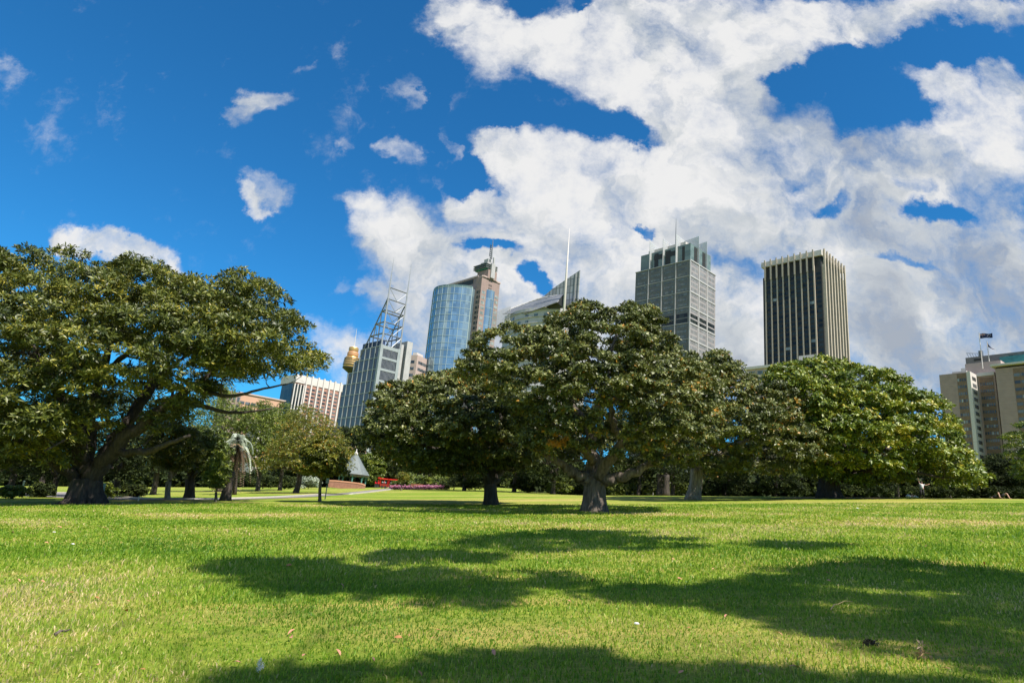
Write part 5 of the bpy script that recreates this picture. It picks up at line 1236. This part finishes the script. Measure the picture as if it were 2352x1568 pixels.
# ------------------------------------------------------------------ people
skin = simple('skin', (.42, .24, .17), .55, scale=4, var=.05); hair = simple('brown_hair', (.05, .03, .015), .6)
def skin_body(name, verts, edges, rads, mat, parent, root=0):
    me = bpy.data.meshes.new(name); off = world_loc(parent)
    me.from_pydata([tuple(np.array(v)-off) for v in verts], edges, []); me.materials.append(mat)
    o = bpy.data.objects.new(name, me); COL.objects.link(o); o.parent = parent
    mod = o.modifiers.new('Skin', 'SKIN'); mod.use_smooth_shade = True
    if not me.skin_vertices: me.attributes
    o.modifiers.new('Sub', 'SUBSURF').levels = 1; o.modifiers['Sub'].render_levels = 2
    return o
def figure(label, b, J, clothes, hairc=hair, hatm=None):
    """J: joints in metres relative to b. Continuous body surface made from overlapping tapered limbs is avoided:
       one skinned skeleton with a radius per vertex."""
    r = empty('person', b, label, 'person'); V = []; E = []; Rd = []; idx = {}
    def v(n, p, rad):
        idx[n] = len(V); V.append(b+np.array(p)); Rd.append(rad); return idx[n]
    for n, (p, rad, par) in J.items():
        i = v(n, p, rad)
        if par is not None: E.append((idx[par], i))
    # fingers
    for s in 'LR':
        if 'hand'+s in J:
            h = np.array(J['hand'+s][0]); w = np.array(J['wrist'+s][0]); d = h-w; d = d/np.linalg.norm(d); q = np.cross(d, [0, 1, .2]); q /= np.linalg.norm(q)
            for i, (o_, l) in enumerate(((-.032, .065), (-.011, .078), (.011, .082), (.032, .068))):
                a = v(f'f{s}{i}a', h+q*o_+d*.03, .0095); E.append((idx['hand'+s], a)); c = v(f'f{s}{i}b', h+q*o_*1.2+d*(.03+l), .008); E.append((a, c))
            a = v(f't{s}', h-d*.02+q*.055, .010); E.append((idx['wrist'+s], a)) if False else E.append((idx['hand'+s], a))
    me = bpy.data.meshes.new('body'); me.from_pydata([tuple(p-b) for p in V], E, []); me.materials.append(skin)
    o = bpy.data.objects.new('body', me); COL.objects.link(o); o.parent = r
    sk = o.modifiers.new('Skin', 'SKIN'); sk.use_smooth_shade = True; sub = o.modifiers.new('Sub', 'SUBSURF'); sub.levels = 1; sub.render_levels = 1
    try:
        if not me.skin_vertices:
            bm = __import__('bmesh').new(); bm.from_mesh(me); bm.verts.layers.skin.verify(); bm.to_mesh(me); bm.free()
        for i, sv in enumerate(me.skin_vertices[0].data): sv.radius = (Rd[i], Rd[i]); sv.use_root = (i == 0)
    except Exception as ex: print('skin', ex)
    for nm, mat, chain in clothes:
        m = MB()
        for ch in chain: m.tube([b+np.array(p) for p, _ in ch], [q for _, q in ch], 12)
        m.obj(nm, mat, r, smooth=True)
    h = b+np.array(J['head'][0]); m = MB(); m.ball(h+np.array([0, .015, .035]), (.098, .108, .095), 12, 8); m.obj('hair', hairc, r, smooth=True)
    return r
blue = simple('blue_denim', (.05, .11, .20), .8); greysh = simple('grey_shirt', (.20, .22, .27), .8); white = simple('white_shirt', (.55, .57, .60), .8); redc = simple('red_stripe', (.5, .04, .05), .8); black = simple('black_cloth', (.015, .015, .018), .85)
def standing(arms, legs, tw=0):
    J = {'pelvis': ((0, 0, .93), .13, None), 'waist': ((0, 0, 1.08), .12, 'pelvis'), 'chest': ((0, 0, 1.30), .15, 'waist'), 'neck': ((0, -.01, 1.47), .055, 'chest'), 'head': ((0, -.02, 1.60), .085, 'neck'), 'crown': ((0, -.01, 1.68), .07, 'head'), 'nose': ((0, -.115, 1.60), .016, 'head')}
    for s, sg in (('L', -1), ('R', 1)):
        J['sh'+s] = ((sg*.17, 0, 1.40), .06, 'chest'); e, w, h = arms[s]; J['el'+s] = (e, .042, 'sh'+s); J['wrist'+s] = (w, .028, 'el'+s); J['hand'+s] = (h, .034, 'wrist'+s)
        J['hip'+s] = ((sg*.09, 0, .88), .095, 'pelvis'); k, a, f = legs[s]; J['kn'+s] = (k, .06, 'hip'+s); J['an'+s] = (a, .038, 'kn'+s); J['toe'+s] = (f, .034, 'an'+s)
    return J
b = foot(1438.5, 116, 1130)
J = standing({'L': ((-.22, .05, 1.15), (-.20, -.10, .92), (-.19, -.14, .84)), 'R': ((.22, -.05, 1.15), (.22, .05, .90), (.22, .08, .82))}, {'L': ((-.12, -.05, .48), (-.20, .02, .08), (-.32, .0, .04)), 'R': ((.10, .04, .48), (.22, .06, .09), (.12, .04, .04))})
figure('person walking beyond the lawn in grey top and blue trousers, red hair', b, J, [('shirt', greysh, [[((0, 0, .92), .15), ((0, 0, 1.1), .15), ((0, 0, 1.32), .19), ((0, 0, 1.44), .10)], [((-.17, 0, 1.40), .075), ((-.21, .04, 1.22), .06)], [((.17, 0, 1.40), .075), ((.21, -.04, 1.22), .06)]]), ('trousers', blue, [[((0, 0, 1.0), .15), ((0, 0, .86), .15)], [((-.09, 0, .88), .11), ((-.12, -.05, .48), .08), ((-.19, .02, .12), .06)], [((.09, 0, .88), .11), ((.10, .04, .48), .08), ((.20, .06, .12), .06)]]), ('shoes', black, [[((-.17, .02, .05), .05), ((-.34, 0, .035), .035)], [((.23, .06, .05), .05), ((.08, .04, .035), .035)]])], hairc=simple('red_hair', (.45, .16, .05), .6))
b = foot(2118, 70.5, 1130)
J = standing({'L': ((-.28, -.05, 1.60), (-.33, -.05, 1.85), (-.34, -.05, 1.94)), 'R': ((.42, -.06, 1.36), (.66, -.08, 1.44), (.75, -.08, 1.49))}, {'L': ((-.13, .02, .48), (-.16, .05, .08), (-.17, -.10, .04)), 'R': ((.13, 0, .48), (.15, .04, .08), (.16, -.12, .04))})
figure('person with outspread arms in white shirt and dark trousers under the bright green tree', b, J, [('shirt', white, [[((0, 0, .88), .16), ((0, 0, 1.1), .16), ((0, 0, 1.32), .20), ((0, 0, 1.45), .10)], [((-.17, 0, 1.40), .08), ((-.24, -.03, 1.52), .065)], [((.17, 0, 1.40), .08), ((.30, -.03, 1.38), .065)]]), ('side_panel', redc, [[((.15, -.02, .90), .05), ((.15, -.02, 1.12), .05)]]), ('trousers', black, [[((0, 0, .98), .15), ((0, 0, .84), .15)], [((-.09, 0, .86), .11), ((-.13, .02, .48), .085), ((-.16, .05, .12), .065)], [((.09, 0, .86), .11), ((.13, 0, .48), .085), ((.15, .04, .12), .065)]]), ('shoes', black, [[((-.16, .05, .05), .05), ((-.17, -.14, .035), .035)], [((.15, .04, .05), .05), ((.16, -.16, .035), .035)]])])
b = foot(2308, 58.5, 1140)
J = {'pelvis': ((0, .75, .13), .13, None), 'waist': ((0, .95, .13), .12, 'pelvis'), 'chest': ((0, 1.2, .14), .15, 'waist'), 'neck': ((0, 1.38, .12), .055, 'chest'), 'head': ((0, 1.52, .12), .085, 'neck'), 'crown': ((0, 1.60, .13), .07, 'head'), 'nose': ((0, 1.50, .215), .016, 'head')}
for s, sg in (('L', -1), ('R', 1)):
    J['sh'+s] = ((sg*.17, 1.3, .12), .06, 'chest'); J['el'+s] = ((sg*.42, 1.1, .08), .042, 'sh'+s); J['wrist'+s] = ((sg*.50, .86, .06), .028, 'el'+s); J['hand'+s] = ((sg*.52, .77, .05), .034, 'wrist'+s)
    J['hip'+s] = ((sg*.10, .70, .13), .10, 'pelvis'); J['kn'+s] = ((sg*.38, .25, .53), .068, 'hip'+s); J['an'+s] = ((sg*.43, .02, .08), .046, 'kn'+s); J['toe'+s] = ((sg*.45, -.16, .04), .036, 'an'+s)
figure('person lying on the grass with bare knees raised, dark clothes', b, J, [('shirt', black, [[((0, .80, .14), .15), ((0, 1.0, .14), .16), ((0, 1.25, .14), .18), ((0, 1.36, .13), .09)], [((-.17, 1.3, .12), .08), ((-.36, 1.15, .1), .07)], [((.17, 1.3, .12), .08), ((.36, 1.15, .1), .07)]]), ('shorts', black, [[((0, .85, .13), .15), ((0, .70, .13), .15)], [((-.1, .7, .14), .13), ((-.30, .36, .42), .10)], [((.1, .7, .14), .13), ((.30, .36, .42), .10)]])])
# picnic things
def bag(px, dist, label, mat, w, h):
    b = foot(px, dist, 1132); m = MB(); m.ball(b+np.array([0, 0, h*.45]), (w, w*.7, h*.55), 12, 7); m.tube([b+np.array([-w*.4, 0, h*.85]), b+np.array([-w*.2, 0, h*1.25]), b+np.array([w*.2, 0, h*1.25]), b+np.array([w*.4, 0, h*.85])], [.025]*4, 6)
    o = m.obj('bag', mat, None, smooth=True, origin=b); tag(o, label, 'bag')
bag(2086, 71, 'white bag on the grass left of the person with outspread arms', white, .28, .30)
bag(2102, 70, 'flat pale bag on the grass by the feet of the person with outspread arms', white, .30, .16)
bag(2094, 72, 'black bag between two pale bags on the grass', black, .22, .28)
bag(1891, 68, 'small pale bag at the foot of the broad dark trunk', white, .12, .18)

# ------------------------------------------------------------------ litter on the lawn
leafp = [simple('dry_leaf_pink', (.50, .23, .15), .7, scale=20), simple('dry_leaf_brown', (.34, .15, .06), .7, scale=20)]
def leaf_mesh(seed):
    r = np.random.default_rng(seed); n = 7; V = []; Fc = []
    for i in range(n):
        s = i/(n-1); w = .42*sin(pi*s)**.7+.01; z = .12*sin(pi*s)+.10*s*s
        V += [(s-.5, -w*.5, z+.10*w), (s-.5, 0, z), (s-.5, w*.5, z+.16*w+.02)]
    for i in range(n-1):
        a = i*3; Fc += [(a, a+3, a+4, a+1), (a+1, a+4, a+5, a+2)]
    me = np_mesh('fallen_leaf', np.array(V), Fc, smooth=True); return me
lm = [leaf_mesh(i) for i in range(3)]
lm2 = [m.copy() for m in lm]
for m in lm: m.materials.append(leafp[0])
for m in lm2: m.materials.append(leafp[1])
LP = [(215/1.68, 2100+405/1.68), (280/1.68, 2100+400/1.68), (740/1.68, 2100+320/1.68), (855/1.68, 2100+535/1.68), (840/1.68, 2100+610/1.68), (190/1.68, 2100+970/1.68), (310/1.68, 2100+130/1.68), (1435/1.68, 2100+95/1.68), (945/1.68, 2100+1008/1.68), (2265/1.68, 2100+895/1.68), (1580/1.68, 2100+965/1.68), (2140/1.68, 2100+18/1.68)]
LP += [(1400+x/1.68, 2000+y/1.68) for x, y in [(320, 960), (550, 965), (1200, 482), (740, 550), (1632, 565), (895, 400), (1805, 335), (1322, 443), (2215, 553), (2168, 596), (1710, 383), (2225, 1190), (460, 1205), (95, 267), (150, 1108), (1468, 705), (925, 118), (1260, 628)]]
LP += [(2700+x/1.685, 2000+y/1.685) for x, y in [(1027, 512), (1918, 507), (2087, 450), (1590, 250), (2215, 355), (30, 553), (480, 1190), (1835, 1180), (575, 1215), (285, 622), (90, 897)]]
for _ in range(45): LP.append((rng.random()*4096, 2060+640*rng.random()**1.2))
for i, (x, y) in enumerate(LP):
    p = gplane(x/1.7415, y/1.7415); d = p[1]
    o = bpy.data.objects.new('fallen_leaf', (lm if i % 4 else lm2)[i % 3]); COL.objects.link(o)
    s = (.045+.05*rng.random())*(1+max(0, d-8)*.04); o.scale = (s, s, s); o.location = (p[0], p[1], p[2]+.032+.012*rng.random()); o.rotation_euler = (rng.normal(0, .35), rng.normal(0, .35), rng.random()*6.28)
    tag(o, 'small curled pinkish brown dry leaf lying on the grass', 'leaf', 'fallen leaves scattered over the lawn')
def twig(name, label, pts, r0, mat, cat='twig'):
    P = [gplane(x/1.7415, y/1.7415) for x, y in pts]; P = [p+np.array([0, 0, .035+.02*(i % 2)]) for i, p in enumerate(P)]
    m = MB(); m.tube(P, np.linspace(r0, r0*.4, len(P)), 7); o = m.obj(name, mat, None, smooth=True); tag(o, label, cat)
twig('twig', 'dark curved seed pod twig on the sunny grass at lower left', [(215, 2555), (235, 2549), (258, 2542), (272, 2543)], .016, M['bark'])
twig('twig', 'thin pale curled twig on the shaded grass at right', [(3323, 2455), (3338, 2441), (3352, 2432), (3380, 2426), (3410, 2421)], .008, simple('pale_twig', (.34, .26, .12), .8))
def clump(name, label, x, y, w, mat, n, cat, ls, tint=.5, h=.05):
    p = gplane(x/1.7415, y/1.7415); c = p+np.array([0, 0, h])+rng.normal(0, 1, (n, 3))*np.array([w, w*.6, h*.4]); ax = rng.normal(0, .8, (n, 3))+np.array([0, 0, .6]); ax /= np.linalg.norm(ax, axis=1)[:, None]
    v, f, t = leaves(c, ax, 5, ls, np.full(n, tint), narrow=.3); o = mobj(name, v, f, mat, None, tint=t, origin=p); tag(o, label, cat)
clump('feather', 'small white fluffy feather on the grass near the bottom left edge', 1740/1.68, 2100+1000/1.68, .012, leafmat('white_fluff', [(0, (.45, .45, .42)), (1, (.75, .75, .72))]), 24, 'feather', .02, h=.06)
clump('mud_clump', 'dark clump of dead grass and mud in the shade at lower right', 2700+1310/1.685, 2000+990/1.685, .030, M['bark_leaf'] if 'bark_leaf' in M else leafmat('mud', [(0, (.012, .010, .006)), (1, (.05, .04, .02))]), 45, 'clump', .03, h=.03)
clump('dry_leaf_pile', 'large crumpled tan leaf in the shade near the lower right edge', 2700+1665/1.685, 2000+1080/1.685, .02, leafmat('tan_leaf', [(0, (.25, .15, .07)), (1, (.55, .38, .22))]), 10, 'leaf', .055)
for (x, y, lb) in ((2700+1230/1.685, 2000+60/1.685, 'bright white scrap of litter far out on the sunny lawn at right'), (1400+1925/1.68, 2000+865/1.68, 'pale crumpled scrap on the sunlit grass right of the centre'), (487/1.68, 2100+140/1.68, 'white scrap on the grass at left beyond the dry patch'), (363/1.68, 2100+55/1.68, 'tiny white scrap far out on the left lawn')):
    p = gplane(x/1.7415, y/1.7415); s = .030*(1+max(0, p[1]-8)*.05); m = MB(); m.ball(p+np.array([0, 0, .045]), (s, s*.7, s*.45), 7, 5); o = m.obj('litter', wht, None, origin=p); tag(o, lb, 'litter')

# ------------------------------------------------------------------ sky with clouds
def build_world():
    w = bpy.data.worlds.new('World'); scn.world = w; w.use_nodes = True; nt = w.node_tree; nt.nodes.clear(); L = nt.links
    out = N(nt, 'ShaderNodeOutputWorld'); bg_ = N(nt, 'ShaderNodeBackground'); bg_.inputs['Strength'].default_value = .10
    sky = N(nt, 'ShaderNodeTexSky', sky_type='NISHITA'); sky.sun_disc = False; sky.sun_elevation = SUN_EL; sky.sun_rotation = SUN_AZ; sky.air_density = 1.0; sky.dust_density = .3; sky.ozone_density = 3
    tint = N(nt, 'ShaderNodeMix', data_type='RGBA', blend_type='MULTIPLY'); tint.inputs[0].default_value = 1; tint.inputs[7].default_value = SKYT
    L.new(sky.outputs[0], tint.inputs[6])
    tc = N(nt, 'ShaderNodeTexCoord')
    def vm(op, a=None, b=None):
        n = N(nt, 'ShaderNodeVectorMath', operation=op)
        for i, q in enumerate((a, b)):
            if q is None: continue
            if hasattr(q, 'is_linked') or hasattr(q, 'links'): L.new(q, n.inputs[i])
            else: n.inputs[i].default_value = q
        return n
    def mt(op, a, b=None, clamp=False):
        n = N(nt, 'ShaderNodeMath', operation=op); n.use_clamp = clamp
        for i, q in enumerate((a, b)):
            if q is None: continue
            if isinstance(q, (int, float)): n.inputs[i].default_value = q
            else: L.new(q, n.inputs[i])
        return n.outputs[0]
    gen = tc.outputs['Generated']
    sp = N(nt, 'ShaderNodeSeparateXYZ'); L.new(gen, sp.inputs[0])
    yy = mt('MAXIMUM', sp.outputs[1], .05)
    u = mt('DIVIDE', sp.outputs[0], yy); v = mt('DIVIDE', sp.outputs[2], yy)
    cb = N(nt, 'ShaderNodeCombineXYZ'); L.new(u, cb.inputs[0]); L.new(v, cb.inputs[1]); uv = cb.outputs[0]
    def noise(vec, s, d, r=.6, dist=0):
        n = N(nt, 'ShaderNodeTexNoise'); n.inputs['Scale'].default_value = s; n.inputs['Detail'].default_value = d; n.inputs['Roughness'].default_value = r; n.inputs['Distortion'].default_value = dist; L.new(vec, n.inputs['Vector']); return n
    wn = noise(uv, 6.0, 8, .60); wv = vm('SUBTRACT', wn.outputs['Color'], (.5, .5, .5)); wm = vm('MULTIPLY', wv.outputs[0], (.26, .21, 0)); wuv = vm('ADD', uv, wm.outputs[0]).outputs[0]
    def blob(px, py, ax, ay, s):
        d = ray(px, py); c = (d[0]/d[1], d[2]/d[1])
        dx = ray(px+ax, py); ex = abs(dx[0]/dx[1]-c[0]); dy = ray(px, py-ay); ey = abs(dy[2]/dy[1]-c[1])
        a = vm('SUBTRACT', wuv, (c[0], c[1], 0)); b = vm('MULTIPLY', a.outputs[0], (1/ex, 1/ey, 0)); l = vm('LENGTH', b.outputs[0])
        m = N(nt, 'ShaderNodeMapRange'); m.interpolation_type = 'SMOOTHSTEP'; m.inputs['From Min'].default_value = 1.25; m.inputs['From Max'].default_value = .35; m.inputs['To Min'].default_value = 0; m.inputs['To Max'].default_value = s
        L.new(l.outputs['Value'], m.inputs['Value']); return m.outputs[0]
    pos = [(150, 535, 62, 32, .9), (235, 560, 105, 42, 1), (330, 575, 90, 42, 1), (400, 612, 50, 26, .9), (600, 222, 68, 44, .9), (540, 262, 50, 26, .5), (605, 425, 62, 45, .75), (585, 460, 45, 20, .6), (925, 190, 45, 42, .62), (945, 345, 48, 38, .62), (1035, 310, 20, 60, .4), (20, 152, 45, 35, .45), (790, 120, 25, 30, .25), (830, 432, 85, 36, .6), (690, 155, 30, 15, .25), (820, 322, 40, 18, .35),
           (1060, 45, 100, 75, 1), (1180, 110, 160, 90, 1), (1330, 90, 170, 90, 1), (1480, 110, 200, 110, 1), (1440, 195, 190, 55, 1), (1640, 140, 210, 110, 1), (1760, 60, 200, 100, 1), (1600, 220, 170, 80, .9), (1980, 50, 200, 60, .9), (2220, 25, 190, 40, .8), (2150, 180, 90, 50, .6), (1500, 10, 300, 30, .6),
           (1140, 345, 70, 42, 1), (1260, 385, 150, 70, 1), (1080, 440, 90, 48, .9), (900, 500, 120, 75, .9), (1010, 590, 190, 95, 1), (1290, 510, 280, 130, 1), (1480, 400, 220, 100, 1), (1700, 440, 280, 150, .85), (1640, 300, 170, 85, 1), (1830, 330, 170, 110, .9), (2010, 400, 200, 140, .75), (2250, 310, 170, 150, 1), (2150, 580, 300, 180, .86), (1850, 640, 380, 190, .9), (1300, 720, 380, 150, 1), (960, 720, 150, 100, .9), (850, 645, 48, 38, .7), (770, 790, 55, 55, .6), (770, 640, 40, 22, .4), (2330, 190, 80, 60, .9), (1650, 820, 600, 160, 1), (2250, 760, 300, 200, 1), (880, 840, 130, 80, .8), (2700, 400, 260, 300, 1), (1500, 620, 260, 120, 1)]
    neg = [(1200, 285, 95, 34, .78), (1400, 295, 130, 42, .72), (1065, 388, 48, 34, .9), (1125, 577, 70, 24, 1.3), (1232, 645, 44, 32, 1.4), (1930, 150, 130, 60, .62), (1850, 195, 90, 30, .8), (2190, 120, 150, 40, .72), (2040, 235, 100, 45, .55), (2160, 490, 95, 34, 1.2), (1900, 470, 50, 18, .7), (1490, 497, 40, 13, .9), (1990, 285, 60, 40, .55), (1560, 205, 40, 20, .0), (1345, 22, 60, 14, .8), (2060, 592, 90, 16, .6), (1800, 392, 60, 28, .35), (2090, 430, 40, 20, .5), (1130, 230, 70, 20, .5), (1650, 590, 60, 30, .3), (1560, 640, 70, 30, .3), (1690, 620, 60, 40, .3), (980, 245, 40, 60, .9), (1950, 120, 70, 30, .4), (2130, 100, 70, 30, .4)]
    acc = None
    for b in pos: q = blob(*b); acc = q if acc is None else mt('MAXIMUM', acc, q) if False else mt('ADD', acc, q)
    acc = mt('MINIMUM', acc, 1.06)
    for b in neg: acc = mt('SUBTRACT', acc, blob(*b))
    n1 = noise(wuv, 5.5, 9, .62, .3).outputs['Fac']; n2 = noise(uv, 16, 7, .66).outputs['Fac']
    nn = mt('ADD', mt('MULTIPLY', mt('SUBTRACT', n1, .5), 2.0), mt('MULTIPLY', mt('SUBTRACT', n2, .5), 1.3))
    dens = mt('SUBTRACT', mt('ADD', acc, nn), .10)
    # away from the view: generic cloud cover from the direction itself
    gd = N(nt, 'ShaderNodeTexNoise'); gd.inputs['Scale'].default_value = 2.4; gd.inputs['Detail'].default_value = 7; L.new(gen, gd.inputs['Vector'])
    gdn = mt('MULTIPLY', mt('SUBTRACT', gd.outputs['Fac'], .42), 4.)
    side = N(nt, 'ShaderNodeMapRange'); side.inputs['From Min'].default_value = .25; side.inputs['From Max'].default_value = .45; L.new(sp.outputs[1], side.inputs['Value'])
    mxd = N(nt, 'ShaderNodeMix', data_type='FLOAT'); L.new(side.outputs[0], mxd.inputs[0]); L.new(gdn, mxd.inputs[2]); L.new(dens, mxd.inputs[3])
    mask = N(nt, 'ShaderNodeMapRange'); mask.interpolation_type = 'SMOOTHSTEP'; mask.inputs['From Min'].default_value = .0; mask.inputs['From Max'].default_value = 1.18; L.new(mxd.outputs[0], mask.inputs['Value'])
    # cloud colour: broad soft variation, billow shading painted in by offset noise
    s1 = noise(uv, 2.2, 4, .5).outputs['Fac']; s2 = noise(wuv, 7, 6, .6).outputs['Fac']
    wo = vm('ADD', wuv, (.025, .05, 0)).outputs[0]; n1b = noise(wo, 5.5, 5, .55, .3).outputs['Fac']
    br = mt('ADD', mt('ADD', mt('MULTIPLY', s1, .6), mt('MULTIPLY', s2, .4)), mt('MULTIPLY', mt('SUBTRACT', n1, n1b), .55))
    hgt = N(nt, 'ShaderNodeMapRange'); hgt.inputs['From Min'].default_value = .05; hgt.inputs['From Max'].default_value = .75; hgt.inputs['To Min'].default_value = -.10; hgt.inputs['To Max'].default_value = .10; L.new(v, hgt.inputs['Value'])
    rt = N(nt, 'ShaderNodeMapRange'); rt.inputs['From Min'].default_value = .1; rt.inputs['From Max'].default_value = .8; rt.inputs['To Min'].default_value = 0.03; rt.inputs['To Max'].default_value = -.07; L.new(u, rt.inputs['Value'])
    br = mt('ADD', mt('ADD', br, hgt.outputs[0]), rt.outputs[0])
    cc = ramp(nt, br, [(.33, (.40, .45, .53)), (.47, (.60, .64, .68)), (.60, (.88, .88, .88))])
    cm = N(nt, 'ShaderNodeMix', data_type='RGBA', blend_type='MULTIPLY'); cm.inputs[0].default_value = 1; cm.inputs[7].default_value = (CLOUD, CLOUD, CLOUD, 1); L.new(cc.outputs[0], cm.inputs[6])
    fin = N(nt, 'ShaderNodeMix', data_type='RGBA'); L.new(mask.outputs[0], fin.inputs[0]); L.new(tint.outputs[2], fin.inputs[6]); L.new(cm.outputs[2], fin.inputs[7])
    L.new(fin.outputs[2], bg_.inputs['Color']); L.new(bg_.outputs[0], out.inputs['Surface'])
    try: w.cycles.sampling_method = 'MANUAL'; w.cycles.sample_map_resolution = 512
    except Exception: pass
SKYT = (.14, .61, .90, 1); CLOUD = 5.6
build_world()
sl = bpy.data.lights.new('sun', 'SUN'); sl.energy = 5.0; sl.angle = radians(.6); sl.color = (1, .92, .81)
so = bpy.data.objects.new('sun', sl); COL.objects.link(so); so.rotation_euler = Vector(tuple(SUN)).to_track_quat('Z', 'Y').to_euler(); so.location = (20, -20, 40)

# ------------------------------------------------------------------ camera
cam = bpy.data.cameras.new('camera'); co = bpy.data.objects.new('camera', cam); COL.objects.link(co)
cam.sensor_width = 36; cam.lens = 36*2590/4096; cam.clip_end = 20000; cam.clip_start = .05
mw = Matrix((( _r[0], _u[0], -_f[0], EYE[0]), (_r[1], _u[1], -_f[1], EYE[1]), (_r[2], _u[2], -_f[2], EYE[2]), (0, 0, 0, 1))); co.matrix_world = mw
scn.camera = co
scn.view_settings.view_transform = 'Standard'; scn.view_settings.look = 'None'; scn.view_settings.gamma = 1; scn.view_settings.exposure = 0.8
scn.render.engine = 'CYCLES'
scn.cycles.max_bounces = 4; scn.cycles.diffuse_bounces = 3; scn.cycles.glossy_bounces = 2; scn.cycles.transparent_max_bounces = 8
